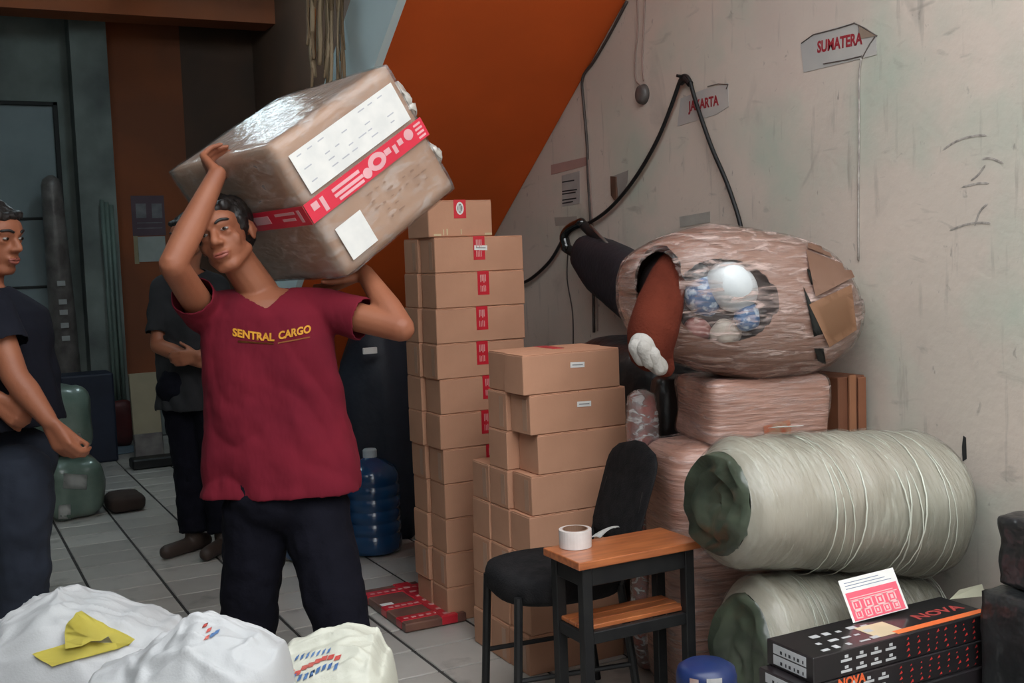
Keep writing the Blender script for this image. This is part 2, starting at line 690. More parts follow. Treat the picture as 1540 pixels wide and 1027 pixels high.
for (x0, x1, z0, z1) in ((0.02, 0.05, 0.004, 0.012), (0.058, 0.062, 0.006, 0.028), (0.072, 0.077, 0.006, 0.03), (0.13, 0.134, 0.008, 0.028), (0.23, 0.26, 0.004, 0.012)):
    add_box(tb, (x0, -0.0009, z0), (x1, 0, z1))
obj('tape_scrap', tb, mat('yellowish_tape', (0.62, 0.50, 0.30), None, 0.3, coat=0.5), tp)

# shorter stack in front of it: eight, eight and five high
XA = [1.675, 1.685, 1.69, 1.694, 1.706, 1.735, 1.710, 1.689]
XB = [1.672, 1.678, 1.684, 1.690, 1.690, 1.692, 1.695, 1.700]
for col in range(3):
    for r in range((8, 8, 5)[col]):
        yy = 3.19+col*0.138
        xx = (XA[r], XB[r], 1.672+0.004*r)[col]
        n = (8, 8, 5)[col]-r
        nm = ('nearest', 'middle', 'rear low')[col]
        lb = ('plain brown carton' if not (col == 0 and r >= 6) else 'white-labelled brown carton') + ', %s in the %s column of the shorter stack' % (ORD[n], nm)
        carton(lb, 'cartons of the shorter stack', xx, yy, r*0.132, random.uniform(-.012, .012)+(0.01 if r > 5 else 0),
               red=0.2 if (col == 1 and r == 7) else None, lab=(0.205, 0.085) if (col == 0 and r >= 6) else None, side=(r % 2 == 0))

# flat parcel on the floor with red tape
fp = thing('flat_parcel', 'flat brown parcel bound in red tape lying on the tiles', 'parcel', P(629, 915, Z=0)+V((-.03, 0, 0)), 0.0)
obj('body', box((-0.125, -0.25, 0.001), (0.125, 0.25, 0.035), 0.006, 2), mat('dark_parcel_paper', (0.20, 0.09, 0.06), (0.13, 0.05, 0.04), 0.5, 9, coat=0.3), fp)
for k, (x0, x1, y0_, y1_) in enumerate(((-0.126, 0.126, -0.215, -0.155), (-0.126, 0.10, -0.06, 0.0), (-0.126, 0.126, 0.14, 0.205), (0.02, 0.09, -0.251, 0.251))):
    a = obj('tape', box((x0, y0_, 0.002), (x1, y1_, 0.0365+.0006*k), 0.004), m_redtape, fp)
    pb = bmesh.new()
    L = (x1-x0) if k < 3 else (y1_-y0_)
    for q in range(7):
        s = -L/2+0.02+q*(L-.04)/7
        if k < 3:
            add_box(pb, ((x0+x1)/2+s, (y0_+y1_)/2-.012, 0.0364+.0006*k), ((x0+x1)/2+s+.018, (y0_+y1_)/2+.004, 0.0372+.0006*k))
        else:
            add_box(pb, ((x0+x1)/2-.015, s, 0.0364+.0006*k), ((x0+x1)/2+.012, s+.02, 0.0372+.0006*k))
    obj('tape_print', pb, mat('pale_pink_print', (0.72, 0.35, 0.33)), a)
obj('label', box((-0.12, -0.02, 0.0352), (-0.07, 0.03, 0.0362)), m_white, fp)

# ------------------------------------------------------------------ water bottles under the stairs
m_gal = mat('blue_water_bottle', (0.012, 0.06, 0.16), (0.009, 0.045, 0.12), 0.18, 6, coat=0.4)
m_cap = mat('pale_bottle_cap', (0.55, 0.62, 0.66), None, 0.5)
prof = [(0.10, 0.0), (0.128, 0.012), (0.134, 0.03)]
for k in range(5):
    z = 0.05+k*0.058
    prof += [(0.134, z), (0.134, z+0.036), (0.128, z+0.042), (0.128, z+0.05)]
prof += [(0.134, 0.345), (0.132, 0.37), (0.115, 0.405), (0.075, 0.435), (0.034, 0.45), (0.030, 0.46), (0.030, 0.475)]
gal0 = None
GP = [(578, 838, 'nearest blue bottle standing beside the tall carton stack'), (None, (1.53, 5.08), 'blue bottle left of the nearest one, half behind the red shirt'),
      (None, (2.02, 4.6), 'rear right blue bottle against the tall stack'), (None, (1.66, 5.33), 'rear left blue bottle deep under the staircase')]
for k, (a, b, lb) in enumerate(GP):
    loc = P(a, b, Z=0)+V((0, .13, 0)) if a else V((b[0], b[1], 0))
    if gal0 is None:
        g = thing('water_bottle', lb, 'bottle', loc, 0, 'large blue water bottles')
        obj('body', add_lathe(bmesh.new(), prof, 28), m_gal, g, True)
        obj('cap', add_lathe(bmesh.new(), [(0.0, 0.492), (0.028, 0.492), (0.033, 0.486), (0.033, 0.452), (0.029, 0.452)], 18), m_cap, g)
        gal0 = g
    else:
        g = copy_tree(gal0)
        g.location = loc
        g['label'] = lb
# dark cloth-covered load behind the bottles
bb = bmesh.new()
rings = []
for k in range(10):
    z = k/9*1.12
    s = (1.0 if k < 7 else (0.92, 0.72, 0.35)[k-7])
    rings.append([V(((0.20+0.03*math.sin(z*7+j))*s*math.cos(2*PI*j/20), (0.17+.02*math.cos(3*z+j*2))*s*math.sin(2*PI*j/20), z)) for j in range(20)])
add_loft(bb, rings)
c = obj('sack', bb, mat('navy_tarp', (0.008, 0.012, 0.022), (0.014, 0.018, 0.03), 0.6, 8, bump=0.3), None, True)
c.location = (2.0, 5.30, 0.0)
tag(c, 'tall dark navy covered load standing behind the water bottles', 'sack')
obj('label', box((-0.16, -0.215, 0.93), (-0.09, -0.2, 0.96), .002), m_white, c)

# ------------------------------------------------------------------ foreground bench table
TZ = 0.56
m_wood = mat('varnished_wood', (0.47, 0.15, 0.05), (0.30, 0.085, 0.03), 0.3, 7, 5, stretch=(1, 9, 9), coat=0.35, bump=0.04)
tx0, tx1, ty0, ty1 = 1.486, 1.885, 2.53, 2.725
tb_ = thing('side_table', 'small black framed bench with an orange wooden top and shelf', 'table', (tx0, ty0, 0), 0)
bw, bd = tx1-tx0, ty1-ty0
obj('tabletop', box((0, 0, TZ-0.022), (bw, bd, TZ), 0.003, 2), m_wood, tb_)
for (x, y) in ((0.018, 0.012), (bw-0.046, 0.012), (0.018, bd-0.04), (bw-0.046, bd-0.04)):
    obj('leg', box((x, y, 0), (x+0.03, y+0.03, TZ-0.022), 0.002), m_black, tb_)
for (lo, hi) in (((0.048, 0.016, TZ-0.075), (bw-0.046, 0.034, TZ-0.022)), ((0.048, bd-.032, TZ-0.075), (bw-0.046, bd-.014, TZ-0.022)),
                 ((0.022, 0.042, TZ-0.075), (0.04, bd-.04, TZ-0.022)), ((bw-0.042, 0.042, TZ-0.075), (bw-0.024, bd-.04, TZ-0.022)),
                 ((0.048, 0.016, 0.325), (bw-0.046, 0.034, 0.358)), ((0.048, bd-.032, 0.325), (bw-0.046, bd-.014, 0.358)),
                 ((0.022, 0.042, 0.325), (0.04, bd-.04, 0.358)), ((bw-0.042, 0.042, 0.325), (bw-0.024, bd-.04, 0.358))):
    obj('rail', box(lo, hi, 0.002), m_black, tb_)
for k in range(3):
    obj('shelf_board', box((0.03, 0.036+k*0.042, 0.3585), (bw-0.03, 0.036+k*0.042+0.038, 0.371), 0.002), m_wood, tb_)
# tape roll and paper slip on it
tr = thing('tape_roll', 'roll of white packing tape standing flat on the orange bench top', 'tape', P(869, 823, Z=TZ)+V((0, .012, 0.0005)))
rb = bmesh.new()
add_loft(rb, [[V((r*math.cos(2*PI*k/32), r*math.sin(2*PI*k/32), z)) for k in range(32)] for r, z in ((0.046, 0.0005), (0.046, 0.0495), (0.0455, 0.05), (0.036, 0.05), (0.036, 0.0))], closed=True)
obj('tape_winding', rb, mat('milky_tape', (0.72, 0.68, 0.66), (0.66, 0.62, 0.6), 0.25, 30, coat=0.5), tr)
rb = bmesh.new()
add_loft(rb, [[V((r*math.cos(2*PI*k/32), r*math.sin(2*PI*k/32), z)) for k in range(32)] for r, z in ((0.0358, 0.0), (0.0358, 0.0508), (0.033, 0.0508), (0.033, 0.0))], closed=True)
obj('cardboard_core', rb, mat('brown_core', (0.25, 0.14, 0.09)), tr)
sb = bmesh.new()
g = [[None]*4 for _ in range(10)]
for i in range(10):
    for j in range(4):
        x = i/9*0.135
        w_ = 0.035*(1-.6*(i/9))
        g[i][j] = sb.verts.new((x, (j/3-.5)*w_, 0.0015+0.01*math.sin(i/9*PI)+0.004*math.sin(j*1.5)))
for i in range(9):
    for j in range(3):
        sb.faces.new((g[i][j], g[i+1][j], g[i+1][j+1], g[i][j+1]))
bmesh.ops.solidify(sb, geom=sb.faces[:], thickness=0.0008)
ps = obj('paper_slip', sb, m_white, None, True)
ps.location = P(893, 812, Z=TZ)+V((.012, 0.014, .001))
ps.rotation_euler.z = math.radians(28)
tag(ps, 'curled white paper slip beside the tape roll on the bench', 'paper')

# ------------------------------------------------------------------ black chair
cc = V((1.63, 2.925, 0))
ch = thing('chair', 'black padded chair with round seat between the bench and cartons', 'chair', cc, math.radians(-8))
sb = bmesh.new()
rings = []
for s, z in ((0.78, 0.365), (0.93, 0.372), (1.0, 0.39), (1.0, 0.43), (0.97, 0.447), (0.85, 0.456), (0.4, 0.458)):
    ring = []
    for k in range(36):
        a = 2*PI*k/36
        ca, sa = math.cos(a), math.sin(a)
        ring.append(V((0.2*s*math.copysign(abs(ca)**0.75, ca), 0.185*s*math.copysign(abs(sa)**0.75, sa), z)))
    rings.append(ring)
add_loft(sb, rings)
obj('seat', sb, m_blackcloth, ch, True)
bkm = bmesh.new()
rings = []
N = 14
for i in range(N+1):
    t = i/N
    z = 0.49+0.30*t
    hw = 0.175*(1-0.06*(1-t))
    if t > 0.7:
        hw *= math.sqrt(max(0.02, 1-((t-0.7)/0.305)**2.6))
    if t < 0.15:
        hw *= 0.8+0.2*math.sqrt(t/0.15)
    lean = 0.20+0.10*t
    ring = []
    for k in range(20):
        a = 2*PI*k/20
        yy = hw*math.cos(a)
        xx = 0.016*math.sin(a)*(1.0 if 0 < i < N else .3)+lean-0.35*yy*yy
        ring.append(V((xx, yy, z)))
    rings.append(ring)
add_loft(bkm, rings)
obj('backrest', bkm, m_blackcloth, ch, True)
for (x, y, dx, dy) in ((-0.165, -0.14, -0.02, -0.01), (-0.165, 0.14, -0.02, .01), (0.15, -0.15, 0.05, -.01), (0.15, 0.15, 0.05, .01)):
    obj('leg', tube([(x, y, 0.402), (x+dx, y+dy, 0)], 0.0125, 10), m_black, ch)
for s in (-1, 1):
    obj('back_post', tube(spline([(0.15, s*0.15, 0.40), (0.20, s*0.145, 0.50), (0.25, s*0.13, 0.66)], 4), 0.011, 8), m_black, ch)
    obj('stretcher', tube([(-0.18, s*0.146, 0.16), (0.18, s*0.156, 0.16)], 0.008, 8), m_black, ch)

# ------------------------------------------------------------------ green rolls leaning on the wall
m_roll = mat('grey_green_wrapped_foam', (0.345, 0.31, 0.25), (0.27, 0.265, 0.21), 0.5, 2.2, 4, coat=0.25, coatr=0.3, bump=0.5, bscale=9, bstretch=(5, 1.5, 1.5), bdist=0.006)
m_rollend = mat('dark_green_roll_end', (0.085, 0.105, 0.07), (0.03, 0.04, 0.028), 0.4, 7, 4, coat=0.5, bump=0.6, bscale=9, bdist=0.02)
f_roll = film_mat('roll_film', (9, 1.5, 1.5), 5, 0.30, (0.70, 0.72, 0.62), 0.03, 0.5, 0.75, 0.22)


def roll(name, label, p0, p1, r0, r1, vz, seed):
    sag = 0.0
    p0, p1 = V(p0), V(p1)
    ax = (p1-p0)
    L = ax.length
    ax.normalize()
    side = ax.cross(V((0, 0, 1))).normalized()
    up = side.cross(ax)
    t = thing(name, label, 'roll', (p0+p1)/2+V((0, 0, -max(r0, r1)*vz)), 0, 'wrapped green rolls by the wall')
    o = (p0+p1)/2+V((0, 0, -max(r0, r1)*vz))
    NL, NS = 40, 48
    rings = []
    for i in range(NL+1):
        s = i/NL
        r = r0+(r1-r0)*s
        e = min(s, 1-s)*L
        rr = r*(1-0.20*max(0, 1-e/0.05)**2)
        ring = []
        for k in range(NS):
            a = 2*PI*k/NS
            q = V((s*4+seed, math.cos(a)*1.3, math.sin(a)*1.3))
            w_ = rr*(1+0.035*noise.noise(q*1.7)+0.012*math.sin(s*38+2*math.sin(a*2)))
            c_, s_ = math.cos(a), math.sin(a)
            zz = s_*w_*vz
            ring.append(p0+ax*(s*L)+side*(c_*w_*(1.0+sag*(0.5-0.5*s_)))+up*(zz+0.01*math.sin(s*PI))-o)
        rings.append(ring)
    bm = bmesh.new()
    add_loft(bm, rings, cap=False)
    b = obj('foam_body', bm, m_roll, t, True)
    for e, (pc, rr, dr) in enumerate(((p0, r0, -1), (p1, r1, 1))):
        bm = bmesh.new()
        rings = []
        for q, (f, off) in enumerate(((0.81, 0.0), (0.74, 0.02), (0.6, 0.012), (0.5, 0.024), (0.36, 0.006), (0.25, 0.016), (0.1, -0.01), (0.02, -0.005))):
            rings.append([pc+ax*dr*(off+0.03*noise.noise(V((q*.9, math.cos(2*PI*k/NS)*2.6*f, math.sin(2*PI*k/NS)*2.6*f+seed))))
                          + side*(math.cos(2*PI*k/NS)*rr*f*(1.0+sag*(0.5-0.5*math.sin(2*PI*k/NS))))+up*(math.sin(2*PI*k/NS)*rr*f*vz)-o for k in range(NS)])
        add_loft(bm, rings, cap=False)
        obj('folded_end', bm, m_rollend, t, True)
    me = b.data.copy()
    me.materials.clear()
    f = obj('stretch_film', me, f_roll, t, True)
    for v, nn in zip(me.vertices, [v.normal.copy() for v in b.data.vertices]):
        v.co = v.co+nn*(0.005+0.004*noise.noise(v.co*14))
    rg = random.Random(seed)
    # gathered strands of film round the roll
    for k in range(10):
        s = rg.uniform(0.12, 0.95)
        ds = rg.uniform(-0.16, 0.06)
        a0 = rg.uniform(-0.8, 1.2)
        rw = rg.uniform(.0006, .0022)
        pts = []
        for q in range(14):
            a = PI*1.0*(q/13)-0.42*PI+a0*0.3
            ss = min(max(s+ds*(q/13-.5), 0.02), 0.98)
            i = int(ss*NL)
            r = (r0+(r1-r0)*ss)*1.045
            c_, s_ = math.cos(a), math.sin(a)
            pts.append(p0+ax*(ss*L)+side*(c_*r*(1+sag*(0.5-.5*s_)))+up*(s_*r*vz)-o)
        # keep the side that faces the room (-side or +side towards the camera)
        obj('film_strand', tube(pts, [0.0004+rw*math.sin(PI*q/13) for q in range(14)], 5), mat('film_strand', (0.62, 0.64, 0.55), None, 0.3, coat=0.5), t, True)
    return t


roll('foam_roll', 'fat green-grey foam roll wrapped in clear film, the upper of two', (1.850, 2.40, 0.695), (2.535, 2.32, 0.615), 0.192, 0.232, 0.89, 3)
roll('foam_roll', 'green film-wrapped foam roll under the fat upper roll', (1.89, 2.37, 0.258), (2.535, 2.33, 0.20), 0.175, 0.145, 1.36, 11)
# pink and white shipping label on the upper roll
lab = thing('shipping_label', 'white and pink shipping label with icon rows leaning on the green roll', 'label', P(1300, 935, Y=2.115))
lx = (P(1366, 915, Y=2.08)-P(1283, 937, Y=2.10))
ly = (P(1264, 873, Y=2.15)-P(1283, 937, Y=2.10))
set_tf(lab, P(1283, 937, Y=2.10), lx, ly)
LW, LH = lx.length, ly.length
obj('sheet', box((0, 0, 0), (LW, LH, 0.0009), 0.0004), m_white, lab)
m_pink = mat('pink_print', (0.80, 0.10, 0.16), (0.75, 0.13, 0.18), 0.6, 9)
m_ppale = mat('pale_pink_print2', (0.86, 0.50, 0.50), None, 0.6)
obj('pink_field', box((LW*.04, LH*.02, 0.0009), (LW*.96, LH*.68, 0.0013)), m_pink, lab)
pb = bmesh.new()
for k in range(3):
    add_box(pb, (LW*.08, LH*(.76+.07*k), 0.0009), (LW*(.9-.1*k), LH*(.775+.07*k), 0.0012))
obj('printed_lines', pb, mat('blue_grey_ink', (0.16, 0.2, 0.3)), lab)
pb = bmesh.new()
for k in range(2):
    add_box(pb, (LW*.08, LH*(.48+.05*k), 0.0012), (LW*(.92-.06*k), LH*(.5+.05*k), 0.0016))
for r in range(2):
    for k in range(4+r):
        x = LW*(.09+.84/(4+r)*k)
        s = LW*(0.15-.03*r)
        y = LH*(.25-.19*r)
        add_box(pb, (x, y, 0.0012), (x+s, y+s*.16, 0.0016))
        add_box(pb, (x, y+s*.84, 0.0012), (x+s, y+s, 0.0016))
        add_box(pb, (x, y, 0.0012), (x+s*.16, y+s, 0.0016))
        add_box(pb, (x+s*.84, y, 0.0012), (x+s, y+s, 0.0016))
        add_box(pb, (x+s*.36, y+s*.3, 0.0012), (x+s*(.5+.06*k), y+s*.7, 0.0016))
obj('icon_print', pb, m_ppale, lab)
# small paper on the top of the roll
w1 = obj('paper_scrap', box((-0.05, -0.018, 0), (0.05, 0.018, 0.001)), m_white)
w1.location = P(1182, 654, Y=2.36)+V((0, 0, .022))
w1.rotation_euler = (math.radians(-12), 0.08, 0.1)
tag(w1, 'narrow white paper scrap on top of the upper green roll', 'paper')

# ------------------------------------------------------------------ printed black boxes with NOVA
m_nb = mat('glossy_black_board', (0.012, 0.012, 0.013), (0.018, 0.014, 0.016), 0.35, 8, coat=0.3)
m_lab = mat('light_print', (0.55, 0.56, 0.57), None, 0.6)
m_redp = mat('red_print', (0.55, 0.035, 0.03), None, 0.5)
m_orp = mat('orange_print', (0.75, 0.10, 0.03), (0.80, 0.19, 0.05), 0.5, 6)


def nova(label, x, y, z, rz, top):
    w_, d_, h_ = 0.60, 0.165, 0.064
    t = thing('printed_box', label, 'box', (x, y, z), rz, 'printed black boxes by the rolls')
    obj('carton_body', box((0, 0, 0), (w_, d_, h_), 0.002), m_nb, t)
    for k in range(2):
        a = obj('end_label', box((-0.0008, d_*.15, 0.008+.027*k), (0, d_*.85, 0.031+.027*k)), m_lab, t)
        b = bmesh.new()
        for q in range(6):
            add_box(b, (-0.0013, d_*.2+q*.015, 0.012+.027*k), (-0.0006, d_*.2+q*.015+.004+.003*(q % 2), 0.02+.027*k))
        obj('bar_print', b, m_ink, a)
    b = bmesh.new()
    for r in range(2):
        for k in range(4):
            x0 = 0.085+k*0.048
            z0 = 0.036-0.026*r
            add_box(b, (x0, -0.0008, z0), (x0+0.034, 0, z0+0.006))
            add_box(b, (x0+.012, -0.0008, z0+.009), (x0+0.023, 0, z0+0.016))
    obj('icon_print', b, m_lab, t)
    b = bmesh.new()
    rg = random.Random(5)
    for r in range(4):
        for k in range(9):
            x0 = 0.30+k*0.033+rg.uniform(-.004, .004)
            z0 = 0.006+.0145*r
            s = rg.uniform(.003, .006)
            vv = [b.verts.new(p) for p in ((x0, -0.0007, z0), (x0+2*s, -0.0007, z0+s*.4), (x0+1.4*s, -0.0007, z0+s*1.6))]
            b.faces.new(vv)
    obj('specks', b, m_redp, t)
    if top:
        b = bmesh.new()
        rg = random.Random(9)
        for r in range(3):
            for k in range(5):
                x0, y0_ = 0.05+k*.04+.02*r, 0.02+.04*r
                add_box(b, (x0, y0_, h_), (x0+rg.uniform(.012, .034), y0_+rg.uniform(.006, .02), h_+0.0007))
        obj('icon_print', b, m_lab, t)
        obj('orange_stripe', box((0.285, 0.012, h_), (w_-.002, 0.034, h_+0.0007)), m_orp, t)
        tm = obj('lettering', text_mesh('NOVA', 0.075, 0.0004, 0.0016), mat('red_lettering', (0.40, 0.05, 0.045)), t)
        xs_ = [v.co.x for v in tm.data.vertices]
        tm.scale = (0.165/(max(xs_)-min(xs_)), 0.62, 1)
        tm.location = (0.49, 0.075, h_+0.0006)
        obj('buff_panel', box((0.225, 0.02, h_), (0.32, 0.10, h_+0.0006)), mat('buff_paper', (0.72, 0.58, 0.38)), t)
    else:
        tm = obj('lettering', text_mesh('NOVA', 0.03, 0.0004, 0.001, 'LEFT'), m_orp, t)
        tm.matrix_local = Matrix.Translation(V((0.10, -0.0006, 0.052))) @ Matrix.Rotation(PI/2, 4, 'X')
    return t


base = obj('plain_carton', box((0, 0, 0), (0.60, 0.2, 0.286), 0.003), m_nb)
base.location = (1.77, 1.955, 0)
tag(base, 'plain black carton under the printed black boxes', 'box')
nova('black printed box with orange text, under the one carrying the shipping label', 1.752, 1.965, 0.2865, 0.0, False)
nova('black printed box on top with large lettering and orange stripe', 1.782, 1.97, 0.351, 0.0, True)
cs = bmesh.new()
vv = [cs.verts.new(p) for p in ((0, 0, 0.001), (0.10, -0.035, 0.002), (0.125, 0.0, 0.022), (0.06, 0.02, 0.012))]
cs.faces.new(vv)
bmesh.ops.solidify(cs, geom=cs.faces[:], thickness=0.001)
o = obj('paper_corner', cs, mat('cream_paper', (0.72, 0.70, 0.55), None, 0.7))
o.location = P(1428, 903, Y=2.10)+V((0, 0, 0.002))
tag(o, 'cream paper corner lying behind the lettered black box', 'paper')

# black wrapped blocks at the right edge
m_bfilm = mat('black_stretch_wrap', (0.010, 0.011, 0.012), (0.020, 0.021, 0.022), 0.4, 8, 4, coat=0.35, coatr=0.2, bump=0.9, bscale=13, bdist=0.02)


def lump(name, label, cat, lo, hi, m, amp=0.012, bev=0.03, group=None, rz=0.0, cuts=7, ns=6):
    lo, hi = V(lo), V(hi)
    c = V(((lo.x+hi.x)/2, (lo.y+hi.y)/2, lo.z))
    bm = bmesh.new()
    bmesh.ops.create_cube(bm, size=1)
    bmesh.ops.subdivide_edges(bm, edges=bm.edges[:], cuts=cuts, use_grid_fill=True)
    h = (hi-lo)/2
    for v in bm.verts:
        p = V((v.co.x*2*h.x, v.co.y*2*h.y, v.co.z*2*h.z))
        q = V([max(-h[i]+bev, min(h[i]-bev, p[i])) for i in range(3)])
        e = p-q
        if e.length > 1e-6:
            p = q+e.normalized()*bev
        n_ = noise.noise((p+c)*ns)
        p += p.normalized()*amp*n_
        p.z = max(p.z, -h.z)
        v.co = p+V((0, 0, h.z))
    o = obj(name, bm, m, None, True)
    o.location = c
    o.rotation_euler.z = rz
    return tag(o, label, cat, group)


lump('wrapped_block', 'black film-wrapped block at the right edge, lower and wider one', 'parcel', (2.30, 1.69, 0), (2.585, 1.94, 0.50), m_bfilm, 0.012, 0.012, None, 0.0, 14, 16)
lump('wrapped_block', 'black film-wrapped block stacked on the wider one by the wall', 'parcel', (2.36, 1.70, 0.502), (2.585, 1.935, 0.68), m_bfilm, 0.012, 0.012, None, 0.0, 14, 16)

# blue bin in front of the rolls
bn = thing('blue_drum', 'blue plastic drum with two paper labels beside the bench', 'drum', P(1062, 1003, d=2.62).xy.to_3d())
dz = P(1062, 1003, d=2.62).z+0.012
obj('drum_body', add_lathe(bmesh.new(), [(0.060, 0), (0.068, 0.01), (0.070, dz-0.03), (0.066, dz-0.012), (0.05, dz-.002), (0.0, dz)], 28), mat('blue_plastic', (0.012, 0.03, 0.12), (0.01, 0.022, 0.09), 0.35, 6), bn, True)
for (ang, w_, zt, mm) in ((-112, 0.036, dz-0.001, m_white), (-150, 0.022, dz-0.004, mat('brown_white_label', (0.55, 0.33, 0.26), (0.7, 0.62, 0.58), 0.6, 30))):
    b = bmesh.new()
    a0 = math.radians(ang)
    n_ = 5
    vr = []
    for k in range(n_):
        a = a0+(k/(n_-1)-.5)*w_/0.071
        vr.append([b.verts.new((0.0712*math.cos(a), 0.0712*math.sin(a), z)) for z in (zt-.045, zt-.012)])
    for k in range(n_-1):
        b.faces.new((vr[k][0], vr[k+1][0], vr[k+1][1], vr[k][1]))
    bmesh.ops.solidify(b, geom=b.faces[:], thickness=0.0006)
    obj('label', b, mm, bn)
# ------------------------------------------------------------------ patches laid on a surface
from mathutils.bvhtree import BVHTree


def bvh_of(o):
    bpy.context.view_layer.update()
    mwx = o.matrix_world
    vs2 = [mwx @ v.co for v in o.data.vertices]
    return BVHTree.FromPolygons(vs2, [tuple(p.vertices) for p in o.data.polygons])


def hit(bvh, px, py):
    d = (P(px, py, d=1)-CO).normalized()
    h = bvh.ray_cast(CO, d)
    return h[0], h[1]


def patch(name, bvh, quad, m, parent, nx=4, ny=4, off=0.002, th=0.001, lift=None):
    """thin sheet resting on a surface; quad = its four corners as seen in the photograph"""
    bm = bmesh.new()
    g = []
    for j in range(ny+1):
        row = []
        for i in range(nx+1):
            u, v = i/nx, j/ny
            x = (quad[0][0]*(1-u)+quad[1][0]*u)*(1-v)+(quad[3][0]*(1-u)+quad[2][0]*u)*v
            y = (quad[0][1]*(1-u)+quad[1][1]*u)*(1-v)+(quad[3][1]*(1-u)+quad[2][1]*u)*v
            p, n_ = hit(bvh, x, y)
            if p is None:
                row.append(None)
                continue
            if n_.dot(FW) > 0:
                n_ = -n_
            row.append(bm.verts.new(p+n_*(off+(lift(u, v) if lift else 0))))
        g.append(row)
    for j in range(ny):
        for i in range(nx):
            q = [g[j][i], g[j][i+1], g[j+1][i+1], g[j+1][i]]
            if all(q):
                bm.faces.new(q)
    if th:
        bmesh.ops.solidify(bm, geom=bm.faces[:], thickness=-th)
    if parent is not None:
        bpy.context.view_layer.update()
        bm.transform(parent.matrix_world.inverted())
    return obj(name, bm, m, parent, True)


def wpatch(name, pts, m, parent, th=0.0012, x=WX):
    """flat sheet on the right wall: outline pixels on the plane of the wall"""
    bm = bmesh.new()
    a = [P(px, py, X=x-0.0006) for px, py in pts]
    f1 = [bm.verts.new(p) for p in a]
    f2 = [bm.verts.new(p-V((th, 0, 0))) for p in a]
    bm.faces.new(f1)
    bm.faces.new(list(reversed(f2)))
    n_ = len(a)
    for i in range(n_):
        bm.faces.new((f1[i], f1[(i+1) % n_], f2[(i+1) % n_], f2[i]))
    if parent is not None:
        bpy.context.view_layer.update()
        bm.transform(parent.matrix_world.inverted())
    return obj(name, bm, m, parent)


def wtube(name, pts, r, m, parent=None, x=WX, seg=8, n=5):
    return obj(name, tube(spline([P(a, b, X=x-r-0.001) for a, b in pts], n), r, seg), m, parent, True)


# ------------------------------------------------------------------ things on the right wall
m_sleeve = mat('clouded_plastic_sleeve', (0.47, 0.45, 0.42), (0.40, 0.39, 0.38), 0.3, 6, coat=0.5)
m_sleeve_edge = mat('dark_crease', (0.12, 0.10, 0.09), None, 0.5)
m_redlet = mat('dark_red_lettering', (0.33, 0.02, 0.03), (0.26, 0.02, 0.03), 0.6)
wall_r = bpy.data.objects['wall_right']


def wall_sign(label, outline, word, a, b, size, creases, fold):
    c = P(*outline[0], X=WX)
    t = thing('wall_sign', label, 'sign', c)
    wpatch('plastic_sleeve', outline, m_sleeve, t)
    pa, pb = P(*a, X=WX-.0022), P(*b, X=WX-.0022)
    me = text_mesh(word, size, 0.0003, 0.0018, 'LEFT')
    w_ = max(v.co.x for v in me.vertices)-min(v.co.x for v in me.vertices)
    tm = obj('lettering', me, m_redlet, None)
    set_tf(tm, pa, pb-pa, V((0, 0, 1)))
    s = (pb-pa).length/w_
    tm.matrix_world = tm.matrix_world @ Matrix.Diagonal(V((s, 1, 1, 1)))
    bpy.context.view_layer.update()
    mm = tm.matrix_world.copy()
    tm.parent = t
    bpy.context.view_layer.update()
    tm.matrix_parent_inverse = t.matrix_world.inverted()
    tm.matrix_world = mm
    for k, cr in enumerate(creases):
        o = obj('crease', tube([P(x, y, X=WX-.003)-c for x, y in cr], 0.0018, 6), m_sleeve_edge, t)
    if fold:
        wpatch('folded_corner', fold, mat('brown_paper_fold', (0.27, 0.20, 0.15), None, 0.6), t, 0.003)
    return t


wall_sign('grey plastic sign reading SUMATERA in red, high on the stained wall',
          [(1204, 66), (1222, 52), (1284, 34), (1318, 53), (1319, 82), (1296, 88), (1209, 109)], 'SUMATERA', (1229, 72), (1297, 58), 0.050,
          [[(1205, 65), (1223, 52), (1262, 42), (1284, 35)], [(1284, 34), (1300, 42), (1319, 54)], [(1296, 88), (1308, 66), (1316, 55)], [(1238, 96), (1272, 90), (1296, 84)], [(1292, 38), (1292, 50)]],
          [(1291, 38), (1319, 54), (1296, 58)])
wall_sign('grey plastic sign reading JAKARTA in red, behind the black cable',
          [(1024, 148), (1060, 134), (1095, 125), (1096, 160), (1078, 172), (1019, 190)], 'JAKARTA', (1036, 161), (1082, 151), 0.050,
          [[(1064, 130), (1080, 126), (1095, 127)], [(1092, 134), (1095, 127)]], None)
o = thing('notice', 'small notice sheet with dark lines under a faded pink strip on the wall', 'notice', P(858, 285, X=WX))
wpatch('sheet', [(845, 264), (872, 257), (872, 306), (846, 311)], mat('grey_notice_paper', (0.40, 0.38, 0.36), None, 0.7, 8), o)
for (y, x1) in ((271, 864), (285, 868), (289, 866), (298, 867), (303, 862)):
    wpatch('printed_line', [(846, y+2), (x1, y-1), (x1, y+1), (846, y+4)], m_ink, o, 0.002)
tag(wpatch('pink_strip', [(829, 248), (882, 236), (882, 249), (829, 263)], mat('faded_pink_paper', (0.42, 0.25, 0.22), (0.36, 0.22, 0.2)), None), 'faded pink paper strip on the wall beside the thin wire', 'strip')
tag(wpatch('beige_strip', [(834, 327), (868, 325), (868, 338), (836, 340)], mat('beige_tape', (0.38, 0.34, 0.30)), None), 'beige paper strip on the wall just above the black bag', 'strip')
tag(wpatch('faint_sticker', [(1022, 326), (1068, 318), (1068, 334), (1023, 342)], mat('faint_sticker', (0.36, 0.345, 0.31), (0.30, 0.29, 0.26), 0.8, 15), None), 'faint grey torn sticker on the wall left above the pink bundle', 'sticker')
